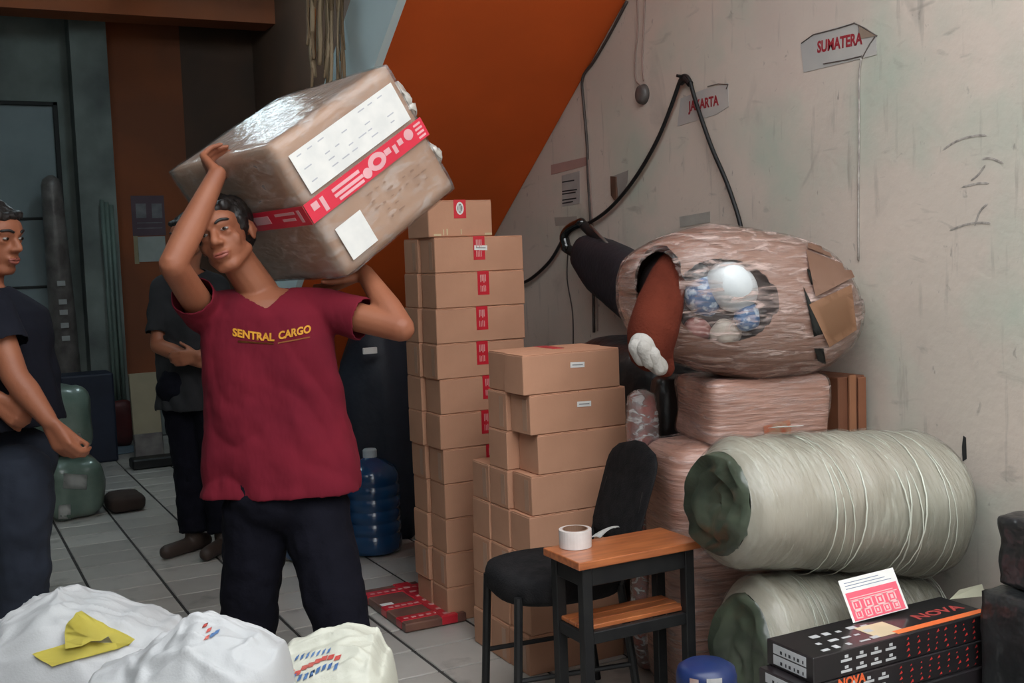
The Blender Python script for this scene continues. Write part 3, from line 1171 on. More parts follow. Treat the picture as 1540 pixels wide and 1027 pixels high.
h = thing('wall_hook', 'small brown metal hook plate taped on wall, right of the notice', 'hook', P(930, 280, X=WX))
wpatch('tape_backing', [(919, 266), (945, 256), (944, 274), (934, 300), (921, 296)], mat('grey_tape', (0.30, 0.28, 0.26)), h)
wpatch('hook_plate', [(920, 265), (928, 266), (930, 300), (926, 301), (921, 294)], mat('rusty_brown', (0.075, 0.045, 0.03), (0.12, 0.06, 0.04), 0.6, 20), h, 0.008)
# round socket and wires
sk = thing('wall_socket', 'round dark socket on the wall with thin wires going up', 'socket', P(968, 142, X=WX))
prof2 = [(0.0, 0.024), (0.026, 0.024), (0.036, 0.018), (0.041, 0.0)]
obj('socket_body', add_lathe(bmesh.new(), prof2[::-1], 24, M=Matrix.Rotation(-PI/2, 4, 'Y')), mat('dark_bakelite', (0.07, 0.062, 0.058), (0.11, 0.10, 0.095), 0.5, 20), sk, True)
for pts in ([(963, 128), (956, 118), (955, 85), (959, 45), (958, -8)], [(968, 122), (966, 90), (968, 40), (970, -8)]):
    wr = wtube('wire', pts, 0.0035, mat('dusty_wire', (0.28, 0.19, 0.16), None, 0.6), None)
    bpy.context.view_layer.update()
    wr.data.transform(Matrix.Translation(-P(968, 142, X=WX)))
    wr.parent = sk
tag(wtube('thin_wire', [(943, 2), (915, 55), (893, 92), (876, 118), (878, 160), (883, 220), (884, 260), (888, 330), (891, 400), (893, 500)], 0.006, mat('brown_wire', (0.06, 0.045, 0.04), None, 0.6)), 'thin dark wire down the wall beside the orange stair underside', 'wire')
tag(wtube('thin_wire', [(885, 240), (891, 330), (897, 420), (899, 498)], 0.004, mat('dusty_wire', (0.28, 0.19, 0.16))), 'pale wire running close beside the darker one down the wall', 'wire')
tag(wtube('thin_wire', [(854, 378), (853, 420), (861, 470), (862, 520)], 0.003, mat('brown_wire', (0.06, 0.045, 0.04))), 'loose thin wire hanging below the black trolley bag', 'wire')
tag(wtube('wall_crack_cord', [(1295, 88), (1292, 120), (1292, 200), (1291, 300), (1291, 392)], 0.003, mat('pale_cord', (0.42, 0.39, 0.35), (0.25, 0.22, 0.2), 0.7, 12, stretch=(1, 1, 3))), 'thin pale cord straight down the wall below the SUMATERA sign', 'cord')
cb = thing('black_cable', 'thick black cable looped over a nail on the wall', 'cable', P(1031, 116, X=WX))
cpts = [(1115, 345), (1108, 318), (1092, 272), (1072, 226), (1056, 182), (1044, 145), (1037, 121), (1030, 114), (1023, 121), (1010, 158), (991, 205), (966, 251), (940, 288), (914, 316), (888, 334), (864, 342), (850, 352), (842, 368), (826, 394), (800, 418), (776, 430)]
cw = obj('cord', tube(spline([P(a, b, X=WX-.02) for a, b in cpts], 5), 0.008, 10), m_black, None, True)
cw.data.transform(Matrix.Translation(-P(1031, 116, X=WX)))
cw.parent = cb
nb = obj('nail', tube([V((0.0, 0, 0.0)), V((-0.04, 0, 0.004))], 0.006, 8), m_black, cb)
bb2 = obj('tape_wrap', tube([P(a, b, X=WX-.02)-P(1031, 116, X=WX) for a, b in ((1038, 126), (1031, 118), (1024, 124))], 0.013, 10), m_black, cb)
m_scuff = mat('scuff_soot', (0.22, 0.20, 0.18), (0.42, 0.38, 0.34), 0.9, 60)
for pts in ([(1418, 226), (1432, 216), (1450, 208), (1470, 204), (1484, 204)], [(1428, 347), (1445, 340), (1462, 336), (1478, 335), (1490, 336)], [(1476, 240), (1490, 238), (1510, 246)], [(1460, 272), (1472, 262), (1482, 248)], [(1466, 340), (1474, 318), (1486, 306)], [(1446, 282), (1470, 276), (1488, 276)]):
    wr = obj('scuff', tube(spline([P(a, b, X=WX) for a, b in pts], 4), [0.0008]+[0.0035]*(4*(len(pts)-1)-1)+[0.0008], 6), m_scuff, wall_r)
    for v in wr.data.vertices:
        v.co.x = WX-0.0006+(v.co.x-WX)*0.15
wpatch('scuff', [(1449, 655), (1453, 658), (1454, 690), (1448, 694), (1447, 672)], mat('dark_gap', (0.02, 0.02, 0.02)), wall_r)

# ------------------------------------------------------------------ pink wrapped bundle on a wrapped column
m_bund = mat('pinkish_kraft_wrap', (0.27, 0.15, 0.11), (0.21, 0.105, 0.075), 0.45, 4, 4, coat=0.4, coatr=0.22, bump=0.55, bscale=9, bstretch=(1.3, 1.3, 7), bdist=0.012)
f_pink = film_mat('pink_film', (1.2, 1.2, 5), 9, 0.80, (0.58, 0.43, 0.385), 0.05, 0.46, 0.72, 0.16, 1.0)
BC = V((2.225, 2.735, 1.205))
brz = math.radians(-16)
bun = thing('wrapped_bundle', 'large pink film-wrapped bundle with torn cardboard and a window of toys', 'bundle', BC-V((0, 0, 0.23)), brz)
Mb = Matrix.Translation(BC) @ Matrix.Rotation(brz, 4, 'Z')
NU, NV = 150, 100


def blob(a, b, c, amp, e=0.85, seed=0.0):
    bm = bmesh.new()
    rows = []
    for j in range(NV+1):
        ph = -PI/2+PI*j/NV
        row = []
        for i in range(NU):
            th_ = 2*PI*i/NU
            cx = math.cos(ph)
            f = lambda q: math.copysign(abs(q)**e, q)
            p = V((a*f(cx*math.cos(th_)), b*f(cx*math.sin(th_)), c*f(math.sin(ph))))
            n1 = noise.noise(p*4+V((seed, 0, 0)))
            n2 = noise.noise(V((p.x*7, p.y*7, p.z*26))+V((seed, 5, 0)))
            p = p*(1+amp*n1+0.012*n2)
            p.z += 0.035*(p.x/a)*(-1) if p.z > 0 else 0.05*max(0, -p.x/a)
            row.append(bm.verts.new(p))
        rows.append(row)
    for j in range(NV):
        for i in range(NU):
            bm.faces.new((rows[j][i], rows[j][(i+1) % NU], rows[j+1][(i+1) % NU], rows[j+1][i]))
    bmesh.ops.remove_doubles(bm, verts=bm.verts[:], dist=1e-5)
    return bm


SA, SB, SCZ = 0.375, 0.235, 0.228
full = blob(SA, SB, SCZ, 0.10)


def toR(bm):
    for v in bm.verts:
        v.co = Mb @ v.co
    return bm


def pix(p):
    v = p-CO
    d = v.dot(FW)
    return 770+CF*v.dot(RR)/d, 513.5-CF*v.dot(UU)/d


holed = full.copy()
toR(holed)
kill = []
for f in holed.faces:
    c = f.calc_center_median()
    f.normal_update()
    if f.normal.dot(c-CO) < 0:
        x, y = pix(c)
        e1 = ((x-1089)/72)**2+((y-452)/61)**2
        e2 = ((x-990)/33)**2+((y-425)/55)**2
        if e1 < 1 or e2 < 1:
            kill.append(f)
bmesh.ops.delete(holed, geom=kill, context='FACES')
for q in range(6):
    bmesh.ops.smooth_vert(holed, verts=[v for v in holed.verts if v.is_boundary], factor=0.5, use_axis_x=True, use_axis_y=True, use_axis_z=True)
inv = (Matrix.Translation(BC-V((0, 0, 0.23))) @ Matrix.Rotation(brz, 4, 'Z')).inverted()
holed.transform(inv)
obj('kraft_wrap', holed, m_bund, bun, True)
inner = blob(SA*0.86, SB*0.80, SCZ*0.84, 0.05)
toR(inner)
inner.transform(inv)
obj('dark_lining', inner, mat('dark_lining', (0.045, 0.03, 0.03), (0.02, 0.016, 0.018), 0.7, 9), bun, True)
fl = full.copy()
for v in fl.verts:
    v.co *= 1.02+0.012*noise.noise(V((v.co.x*6, v.co.y*6, v.co.z*30)))
toR(fl)
kill = []
for f in fl.faces:
    c = f.calc_center_median()
    f.normal_update()
    if f.normal.dot(c-CO) < 0:
        x, y = pix(c)
        if ((x-988)/29)**2+((y-430)/50)**2 < 1:
            kill.append(f)
bmesh.ops.delete(fl, geom=kill, context='FACES')
for q in range(6):
    bmesh.ops.smooth_vert(fl, verts=[v for v in fl.verts if v.is_boundary], factor=0.5, use_axis_x=True, use_axis_y=True, use_axis_z=True)
fl.transform(inv)
obj('stretch_film', fl, f_pink, bun, True)
toR(full)
tmpme = bpy.data.meshes.new('tmpb')
full.to_mesh(tmpme)
full.free()
tmpo = bpy.data.objects.new('tmpb', tmpme)
COL.objects.link(tmpo)
bv_b = bvh_of(tmpo)
bpy.data.objects.remove(tmpo)
m_torn = mat('torn_cardboard', (0.37, 0.215, 0.15), (0.32, 0.175, 0.115), 0.7, 6, bump=0.1)
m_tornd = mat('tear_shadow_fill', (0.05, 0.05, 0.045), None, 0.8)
patch('torn_flap', bv_b, [(1210, 378), (1274, 402), (1278, 420), (1222, 448)], m_torn, bun, 6, 5, 0.008, 0.004, lambda u, v: 0.008*v)
patch('torn_flap', bv_b, [(1214, 458), (1276, 430), (1284, 495), (1244, 520)], mat('bare_cardboard', (0.41, 0.22, 0.125), (0.36, 0.185, 0.10), 0.7, 6), bun, 6, 6, 0.010, 0.004)
patch('torn_flap', bv_b, [(1214, 362), (1254, 366), (1272, 400), (1212, 376)], m_torn, bun, 5, 4, 0.010, 0.004)
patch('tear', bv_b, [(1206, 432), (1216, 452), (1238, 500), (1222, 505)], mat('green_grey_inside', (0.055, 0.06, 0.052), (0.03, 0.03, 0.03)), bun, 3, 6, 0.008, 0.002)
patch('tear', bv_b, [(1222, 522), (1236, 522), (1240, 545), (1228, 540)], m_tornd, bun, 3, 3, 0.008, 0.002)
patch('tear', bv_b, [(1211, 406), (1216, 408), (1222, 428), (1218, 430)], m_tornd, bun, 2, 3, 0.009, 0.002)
# the things showing in the window
def at(px, py, dep):
    p, n_ = hit(bv_b, px, py)
    return p+FW*dep


bun_items = []
m_wcush = mat('white_plush', (0.66, 0.69, 0.70), (0.58, 0.62, 0.64), 0.5, 6, bump=0.2, coat=.3)
o = obj('cushion', ell((0, 0, 0), (0.085, 0.07, 0.068), Matrix.Rotation(0.7, 3, 'Y'), 24, 16), m_wcush, None, True)
o.location = at(1106, 430, 0.055)
tag(o, 'white shiny cushion inside the torn window of the pink bundle', 'cushion')
m_bluep = mat('blue_white_print', (0.05, 0.13, 0.28), (0.45, 0.55, 0.65), 0.5, 38, 2, coat=.3, lo=0.5, hi=0.62)


def ruffle(c, r, seed, m):
    bm = bmesh.new()
    add_ell(bm, (0, 0, 0), (r[0], r[1], r[2]), None, 28, 18)
    for v in bm.verts:
        v.co *= 1+0.16*noise.noise(v.co*28+V((seed, 0, 0)))
    o = obj('plush_toy', bm, m, None, True)
    o.location = c
    return o


tag(ruffle(at(1066, 440, 0.07), (0.06, 0.05, 0.065), 2, m_bluep), 'blue and white crumpled toy left of the white cushion in the bundle', 'toy', 'toys packed in the bundle')
tag(ruffle(at(1128, 476, 0.045), (0.042, 0.035, 0.04), 5, m_bluep), 'small blue and white crumpled toy below the white cushion', 'toy', 'toys packed in the bundle')
tag(ruffle(at(1096, 499, 0.05), (0.045, 0.04, 0.042), 8, mat('cream_plush', (0.50, 0.45, 0.38), (0.42, 0.36, 0.31), 0.7, 9)), 'round cream toy at the bottom of the bundle window', 'toy', 'toys packed in the bundle')
tag(ruffle(at(1054, 494, 0.055), (0.045, 0.04, 0.04), 11, mat('wine_red_plush', (0.22, 0.05, 0.045), (0.33, 0.17, 0.15), 0.6, 22)), 'dark red crumpled toy at the lower left of the bundle window', 'toy', 'toys packed in the bundle')
tag(ruffle(at(1052, 410, 0.06), (0.04, 0.035, 0.035), 14, mat('grey_plastic_toy', (0.12, 0.14, 0.15), (0.5, 0.52, 0.52), 0.3, 25, coat=.5, lo=.55, hi=.7)), 'grey glinting toy at the upper left of the bundle window', 'toy', 'toys packed in the bundle')
# plush leg hanging out of the end
pl = thing('plush_toy', 'orange plush leg with a white paw hanging out of the pink bundle', 'toy', P(975, 540, d=3.2))
lp = P(975, 540, d=3.2)
m_plush = mat('rust_orange_plush', (0.115, 0.024, 0.013), (0.08, 0.016, 0.009), 0.95, 9, 5, bump=0.35, bscale=120, spec=0.1)
m_plw = mat('white_plush_fur', (0.42, 0.40, 0.375), (0.34, 0.32, 0.29), 0.95, 9, 5, bump=0.35, bscale=120, spec=0.1)
bm = bmesh.new()
LPT = [((1010, 395), 0.040, 3.36), ((1003, 420), 0.056, 3.30), ((992, 460), 0.070, 3.24), ((981, 500), 0.074, 3.2), ((978, 525), 0.066, 3.19)]
for i in range(len(LPT)-1):
    (a, ra, da), (b, rb_, db) = LPT[i], LPT[i+1]
    add_cap(bm, P(*a, d=da)-lp, P(*b, d=db)-lp, ra, rb_)
add_cap(bm, P(985, 525, d=3.2)-lp, P(1000, 553, d=3.19)-lp, 0.056, 0.030)
obj('leg_plush', remesh(bm, 0.008, 6), m_plush, pl, True)
pad = bmesh.new()
add_cap(pad, P(966, 520, d=3.15)-lp, P(992, 552, d=3.16)-lp, 0.040, 0.026)
pw_ = obj('paw', remesh(pad, 0.006, 3), m_plw, pl, True)
for (a, b, ra, rb_, dd) in (((957, 522), (965, 540), 0.024, 0.021, 3.125), ((968, 524), (977, 545), 0.024, 0.02, 3.112), ((981, 532), (991, 556), 0.022, 0.016, 3.115)):
    bm = bmesh.new()
    add_cap(bm, P(*a, d=dd)-lp, P(*b, d=dd+.01)-lp, ra, rb_)
    obj('toe', remesh(bm, 0.005, 2), m_plw, pw_, True)

# wrapped column under the bundle
m_colm = mat('pink_film_wrapped_stack', (0.47, 0.265, 0.205), (0.38, 0.19, 0.135), 0.4, 5, 4, stretch=(1, 1, 4), coat=0.45, coatr=0.2, bump=0.7, bscale=8, bstretch=(1, 1, 9), bdist=0.012)
a = lump('wrapped_column', 'pink film-wrapped block directly under the large bundle', 'parcel', (2.055, 2.60, 0.79), (2.445, 2.90, 0.985), m_colm, 0.014, 0.03, 'pink wrapped blocks under the bundle', math.radians(-14), 14, 9)
f_col = film_mat('column_film', (1.2, 1.2, 9), 7, 0.5, (0.68, 0.52, 0.48), 0.05, 0.48, 0.74, 0.16, 1.0)
shell(a, 0.006, f_col)
cl = bmesh.new()
for k in range(6):
    add_box(cl, (0.0, 0, 0.014*k), (0.10, 0.0015, 0.014*k+0.006))
bpy.context.view_layer.update()
bvc = bvh_of(a)
for (q, mm) in (([(1146, 640), (1186, 630), (1188, 655), (1148, 662)], mat('orange_print_strip', (0.55, 0.16, 0.08), (0.5, 0.3, 0.2), 0.5, 60)),):
    patch('print_label', bvc, q, mm, a, 5, 4, 0.010, 0.001)
b = lump('wrapped_column', 'wider pink film-wrapped block on the floor below the bundle', 'parcel', (1.94, 2.62, 0.0), (2.43, 2.92, 0.785), m_colm, 0.02, 0.06, 'pink wrapped blocks under the bundle', math.radians(-14), 18, 6)
shell(b, 0.006, f_col)
# brown carton pieces at the right behind the column
bc = thing('tall_carton', 'reddish brown tall carton between the bundle and the wall', 'box', (2.47, 2.60, 0))
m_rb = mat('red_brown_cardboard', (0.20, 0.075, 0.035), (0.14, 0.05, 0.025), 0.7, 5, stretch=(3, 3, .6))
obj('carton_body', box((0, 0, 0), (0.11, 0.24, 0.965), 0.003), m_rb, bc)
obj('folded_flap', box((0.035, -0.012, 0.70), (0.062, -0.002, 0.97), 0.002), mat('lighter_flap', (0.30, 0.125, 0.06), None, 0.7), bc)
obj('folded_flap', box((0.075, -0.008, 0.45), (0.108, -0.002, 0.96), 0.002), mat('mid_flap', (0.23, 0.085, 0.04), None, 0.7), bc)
# black plastic sacks heaped behind the shorter carton stack
m_bin = mat('black_plastic_bag', (0.010, 0.011, 0.012), (0.016, 0.017, 0.018), 0.35, 7, coat=0.35, coatr=0.25, bump=0.6, bscale=12, bdist=0.015)
lump('plastic_sack', 'black plastic sack heaped against the wall behind the shorter cartons', 'sack', (2.17, 3.20, 0), (2.51, 3.75, 1.06), m_bin, 0.05, 0.12, 'black plastic sacks', 0.1, 12, 5)
lump('plastic_sack', 'black plastic sack between the shorter cartons and the plush leg', 'sack', (2.14, 3.04, 0), (2.42, 3.17, 0.95), m_bin, 0.02, 0.05, 'black plastic sacks', -.2, 10, 6)
cw_ = lump('clear_wrapped_parcel', 'clear film-wrapped parcel with red contents beside the shorter cartons', 'parcel', (1.985, 2.985, 0), (2.085, 3.075, 0.915), mat('clear_wrap_contents', (0.16, 0.12, 0.115), (0.36, 0.09, 0.07), 0.4, 14, 3, coat=.5, bump=.5, bscale=25), 0.02, 0.04, None, -.2, 9, 12)
shell(cw_, 0.004, film_mat('clear_film', (2, 2, 4), 12, 0.5, (0.8, 0.78, 0.77), 0.06, 0.48, 0.62))

# black trolley bag leaning along the wall
tg = thing('trolley_bag', 'black folded trolley bag with a twin-tube handle leaning on the wall', 'bag', P(930, 420, X=2.44))
t0 = P(930, 420, X=2.44)
ctr = [P(882, 378, X=2.47)-t0, P(905, 400, X=2.46)-t0, P(935, 420, X=2.45)-t0, P(975, 452, X=2.44)-t0, P(1010, 482, X=2.43)-t0]
wd = [0.075, 0.115, 0.128, 0.13, 0.12]
bm = bmesh.new()
cs_ = spline(ctr, 4)
rings = []
for i, p in enumerate(cs_):
    t = i/(len(cs_)-1)*4
    k = min(int(t), 3)
    w_ = wd[k]+(wd[k+1]-wd[k])*(t-k)
    d_ = (cs_[min(i+1, len(cs_)-1)]-cs_[max(i-1, 0)]).normalized()
    n_ = V((1, 0, 0))
    s_ = d_.cross(n_).normalized()
    rings.append([p+s_*w_*math.copysign(abs(math.cos(2*PI*q/20))**.7, math.cos(2*PI*q/20))+n_*0.075*math.copysign(abs(math.sin(2*PI*q/20))**.7, math.sin(2*PI*q/20)) for q in range(20)])
add_loft(bm, rings)
obj('bag_body', bm, mat('black_nylon', (0.013, 0.013, 0.018), (0.02, 0.02, 0.026), 0.6, 20, bump=0.3), tg, True)
for (p, q) in (((850, 372), (912, 410)), ((874, 335), (925, 385))):
    obj('handle_tube', tube([P(*p, X=2.46)-t0, P(*q, X=2.46)-t0], 0.021, 10, True), m_black, tg, True)
    obj('inner_tube', tube([P(p[0]+14, p[1]+4, X=2.435)-t0, P(q[0], q[1]-6, X=2.435)-t0], 0.006, 8), mat('dull_chrome', (0.35, 0.34, 0.32), None, 0.3, metal=0.8), tg, True)
obj('grip', tube(spline([P(x, y, X=2.45)-t0 for x, y in ((852, 372), (849, 355), (858, 343), (874, 335))], 4), 0.022, 10, True), mat('glossy_black_grip', (0.012, 0.012, 0.012), None, 0.2, coat=.6), tg, True)
obj('buff_tag', box((-0.012, -0.05, -0.035), (0.0, 0.0, 0.035), 0.003, 1, Matrix.Translation(P(888, 372, X=2.455)-t0) @ Matrix.Rotation(0.5, 4, 'X')), mat('buff_tag', (0.42, 0.30, 0.22)), tg)

# hanging vines of old wiring beside the staircase
hw = thing('hanging_wires', 'tangle of old brown wires hanging beside the pale blue stair edge', 'wires', P(485, 40, d=4.55))
h0 = P(485, 40, d=4.55)
rg = random.Random(3)
wm = [mat('old_wire_brown', (0.24, 0.16, 0.09), None, .7), mat('old_wire_tan', (0.36, 0.27, 0.17), None, .7), mat('old_wire_orange', (0.36, 0.12, 0.025), None, .6)]
for k in range(22):
    x = 462+rg.uniform(0, 54)
    top = P(x+rg.uniform(4, 16), -60, d=4.55+rg.uniform(-.1, .1))
    end = rg.uniform(60, 150)
    pts = [V((top.x, top.y, CZ-0.002)), top]
    xx = x
    for q in range(1, 5):
        xx += rg.uniform(-5, 4)
        pts.append(P(xx, -60+(end+60)*q/4, d=4.55+rg.uniform(-.05, .05)))
    obj('strand', tube([p-h0 for p in spline(pts, 4)], rg.uniform(.003, .011), 6), wm[0 if k % 3 else 1] if k != 7 else wm[2], hw, True)

# unseen fluorescent tubes, added for the carton highlight and the pale stair edge
lt = thing('added_tube_light', 'unseen fluorescent tube added at the back for the carton highlight', 'lamp', (1.5, 7.4, CZ), PI/2)
obj('housing', box((-0.62, -0.04, -0.05), (0.62, 0.04, -0.001), 0.005), m_white, lt)
tm_ = bpy.data.materials.new('glowing_tube')
tm_.use_nodes = True
b_ = tm_.node_tree.nodes['Principled BSDF']
b_.inputs['Emission Color'].default_value = (0.72, 0.92, 1.0, 1)
b_.inputs['Emission Strength'].default_value = 14.0
obj('tube', tube([(-0.58, 0, -0.07), (0.58, 0, -0.07)], 0.018, 12), tm_, lt)
l2 = copy_tree(lt)  # second added tube, brightens the blue stringer
l2.location = (0.25, 5.9, CZ)
l2['label'] = 'unseen fluorescent tube added nearer the front to brighten the stair edge'

# ------------------------------------------------------------------ far end of the shop
def leaf_on_back(px0, py0, px1, py1, name, m, label, cat):
    a = P(px0, py1, Y=WB-.043)
    b = P(px1, py0, Y=WB-.043)
    o = obj(name, box((a.x, WB-.044, a.z), (b.x, WB-.0405, b.z)), m)
    return tag(o, label, cat) if cat else o


po = thing('poster', 'faded purple-grey poster with two pictures on the orange back wall', 'poster', P(222, 322, Y=WB-.05))
p0 = P(222, 322, Y=WB-.05)
def bk(name, x0, y0, x1, y1, m, par, off=0.0, o0=p0):
    a = P(x0, y1, Y=WB-.042-off)
    b = P(x1, y0, Y=WB-.042-off)
    return obj(name, box(V((min(a.x, b.x), WB-.044-off, a.z))-o0, V((max(a.x, b.x), WB-.0405-off, b.z))-o0), m, par)


bk('sheet', 200, 294, 246, 355, mat('faded_purple', (0.14, 0.09, 0.11), (0.11, 0.07, 0.09), .7, 5), po)
bk('picture', 205, 306, 219, 328, mat('pale_grey_picture', (0.26, 0.26, 0.27), (0.16, 0.15, 0.17), .7, 9), po, .003)
bk('picture', 229, 306, 243, 328, mat('pale_grey_picture', (0.2, 0.2, 0.2)), po, .003)
for k in range(2):
    bk('printed_line', 206, 334+8*k, 244, 336+8*k, mat('pale_grey_picture', (0.2, 0.2, 0.2)), po, .003)
pp = thing('paper_notice', 'blank pale paper with a yellowed edge below the purple poster', 'paper', p0)
bk('sheet', 209, 355, 248, 394, mat('pale_grey_sheet', (0.46, 0.50, 0.47), None, .7), pp)
bk('yellow_edge', 203, 354, 207, 397, mat('yellowed_edge', (0.42, 0.36, 0.22), None, .7), pp)

m_dirtywrap = mat('dirty_wrap_roll', (0.10, 0.085, 0.08), (0.20, 0.18, 0.17), 0.4, 9, 4, coat=.4, bump=.4)
tu = thing('wrapped_tube', 'tall brownish wrapped tube leaning on the grey back wall', 'tube', P(100, 655, Z=0)+V((0, -.5, 0)))
q0 = P(100, 655, Z=0)+V((0, -.5, 0))
ptop = P(77, 278, Y=WB-.28)
obj('roll_body', tube([V((0, 0, 0.10)), (ptop-q0)*.5, ptop-q0], [0.10, 0.098, 0.075], 16, True), m_dirtywrap, tu, True)
for t in (0.42, 0.47, 0.52, 0.56, 0.63):
    c = (ptop-q0)*t
    obj('sticker', box((-0.03, -0.005, -0.02), (0.03, 0.0, 0.02), 0.002, 1, Matrix.Translation(c+V((0, -.102, 0)))), mat('pale_sticker', (0.45, 0.45, 0.44)), tu)
cr = obj('blue_crate', box((0, 0, 0), (0.36, 0.3, 0.64), 0.015, 2), mat('dark_blue_crate', (0.012, 0.018, 0.04), (0.008, 0.012, 0.028), .6, 5), None)
cr.location = P(78, 708, Z=0).xy.to_3d()+V((0.10, 0.1, 0))
tag(cr, 'dark blue crate standing before the leaning wrapped tube', 'crate')
m_gw = mat('green_film_parcel', (0.10, 0.15, 0.12), (0.15, 0.20, 0.165), 0.35, 8, 4, coat=.5, bump=.5, bscale=14)
ga = P(122, 782, Z=0)
g1 = lump('green_parcel', 'lower green film-wrapped parcel behind the man at left', 'parcel', (ga.x-0.18, ga.y, 0), (ga.x+0.12, ga.y+0.4, 0.34), m_gw, 0.03, 0.08, 'green wrapped parcels', .2, 8, 8)
g2 = lump('green_parcel', 'upper green film-wrapped parcel leaning over the lower one', 'parcel', (ga.x-0.2, ga.y+.06, 0.345), (ga.x+0.10, ga.y+0.42, 0.74), m_gw, 0.03, 0.11, 'green wrapped parcels', .2, 8, 8)
bpy.context.view_layer.update()
for (o, q) in ((g1, [(96, 712), (131, 714), (130, 736), (95, 734)]), (g2, [(106, 655), (121, 650), (124, 668), (106, 674)]), (g1, [(88, 760), (106, 758), (106, 780), (88, 780)])):
    patch('label', bvh_of(o), q, m_white, o, 3, 3, 0.003, 0.001)
lc = thing('leaning_carton', 'flat buff cardboard piece leaning below the orange back wall', 'box', P(226, 688, Z=0))
Mt = Matrix.Rotation(math.radians(-8), 4, 'X')
obj('panel', box((-0.10, 0, 0.01), (0.10, 0.05, 0.62), 0.004, 1, Mt), mat('dim_buff_card', (0.36, 0.30, 0.20), (0.30, 0.25, 0.17), .8, 5), lc)
obj('film_foot', box((-0.102, -0.004, 0.01), (0.102, 0.054, 0.18), 0.006, 1, Mt), m_dirtywrap, lc)
bo = obj('black_board', box((0, 0, 0), (0.42, 0.16, 0.07), 0.01), m_black)
bo.location = P(200, 708, Z=0)
tag(bo, 'low black board on the floor in front of the leaning cardboard', 'board')
rbq = P(167, 660, Z=0)-V((.02, .48, 0))
rbag = lump('red_bag', 'dark red bag on the floor by the green poles', 'bag', (rbq.x-.13, rbq.y-.1, 0), (rbq.x+.12, rbq.y+.1, 0.36), mat('dark_red_bag', (0.10, 0.012, 0.012), (0.06, 0.01, 0.01), .6, 8), 0.03, 0.06)
m_pole = mat('green_grey_pole', (0.14, 0.19, 0.165), (0.10, 0.13, 0.115), 0.5, 4)
for k, (xt, xb) in enumerate(((153, 176), (160, 182), (167, 190))):
    top, bot = P(xt, 300+4*k, Y=WB-.30), P(xb, 640, Y=WB-.32)
    d_ = (bot-top)
    bot = top+d_*(top.z-0.0)/(top.z-bot.z)
    o = obj('pole', tube([top, bot], 0.017, 10), m_pole, None, True)
    tag(o, ('leftmost', 'middle', 'rightmost')[k]+' of three slim green-grey poles against the back pillar', 'pole', 'poles at the pillar')
bs = obj('blue_sheet', box((-0.22, -0.16, 0.001), (0.22, 0.16, 0.012), 0.003), mat('pale_blue_sheet', (0.22, 0.30, 0.36), (0.17, 0.24, 0.30), .5, 5))
bs.location = P(170, 680, Z=0)
bs.rotation_euler.z = .3
tag(bs, 'pale blue sheet lying flat on the floor at the back', 'sheet')
bd_ = lump('floor_shade_lump', 'small dark brown lump standing for floor shade beside the green parcels', 'cloth', (ga.x+.16, ga.y+.02, 0), (ga.x+.36, ga.y+.3, 0.09), mat('floor_shade_brown', (0.05, 0.03, 0.022), (0.035, 0.02, 0.016), .9, 8), .02, .035)  # low dark lump added in place of shade on the floor
# ------------------------------------------------------------------ the carried carton
A0 = V((0.837, 2.982, 1.685))
MB = Matrix(((0.8211, 0.5269, -0.2194), (0.1951, 0.1022, 0.9755), (0.5364, -0.8438, -0.0189)))
bx, by, bz = MB.col[0].normalized(), MB.col[1].normalized(), MB.col[2].normalized()
bx = by.cross(bz).normalized()
by = bz.cross(bx)
CW, CD, CDP = 0.469, 0.4195, 0.644
BM = Matrix((bx, by, bz)).transposed()
cbx = thing('carried_carton', 'big film-wrapped brown carton with red tape on the shoulder of the man', 'box', A0, basis=BM)


def cpiece(name, lo, hi, m, par, bev=0.0):
    return obj(name, box(lo, hi, bev), m, par)


bm = bmesh.new()
bmesh.ops.create_cube(bm, size=1)
bmesh.ops.subdivide_edges(bm, edges=bm.edges[:], cuts=13, use_grid_fill=True)
for v in bm.verts:
    p = V(((v.co.x+.5)*CW, (v.co.y+.5)*CD, (v.co.z+.5)*CDP))
    c = V((CW/2, CD/2, CDP/2))
    h = c-V((0.012,)*3)
    q = V([max(-h[i], min(h[i], (p-c)[i])) for i in range(3)])
    e = (p-c)-q
    if e.length > 1e-6:
        q += e.normalized()*0.012
    v.co = c+q*(1+0.006*noise.noise(p*6))
m_bigcard = mat('big_carton_board', (0.40, 0.245, 0.165), (0.34, 0.20, 0.13), 0.6, 5, 4, bump=0.1, bscale=20)
body = obj('carton_body', bm, m_bigcard, cbx, True)
f_box = film_mat('carton_film', (1.6, 4, 1.6), 7, 0.30, (0.85, 0.86, 0.85), 0.04, 0.47, 0.75, 0.12, 0.35)
me = body.data.copy()
me.materials.clear()
fo = obj('stretch_film', me, f_box, cbx, True)
for v in me.vertices:
    c = V((CW/2, CD/2, CDP/2))
    d = v.co-c
    v.co = c+d*(1.016+0.008*noise.noise(v.co*12))
EPS = -0.0015
TP = 0.009


def fq(name, u0, u1, v0, v1, m, par, lift=0.0):
    return cpiece(name, (u0*CW, v0*CD, -TP-lift-0.0008), (u1*CW, v1*CD, -TP-lift), m, par)


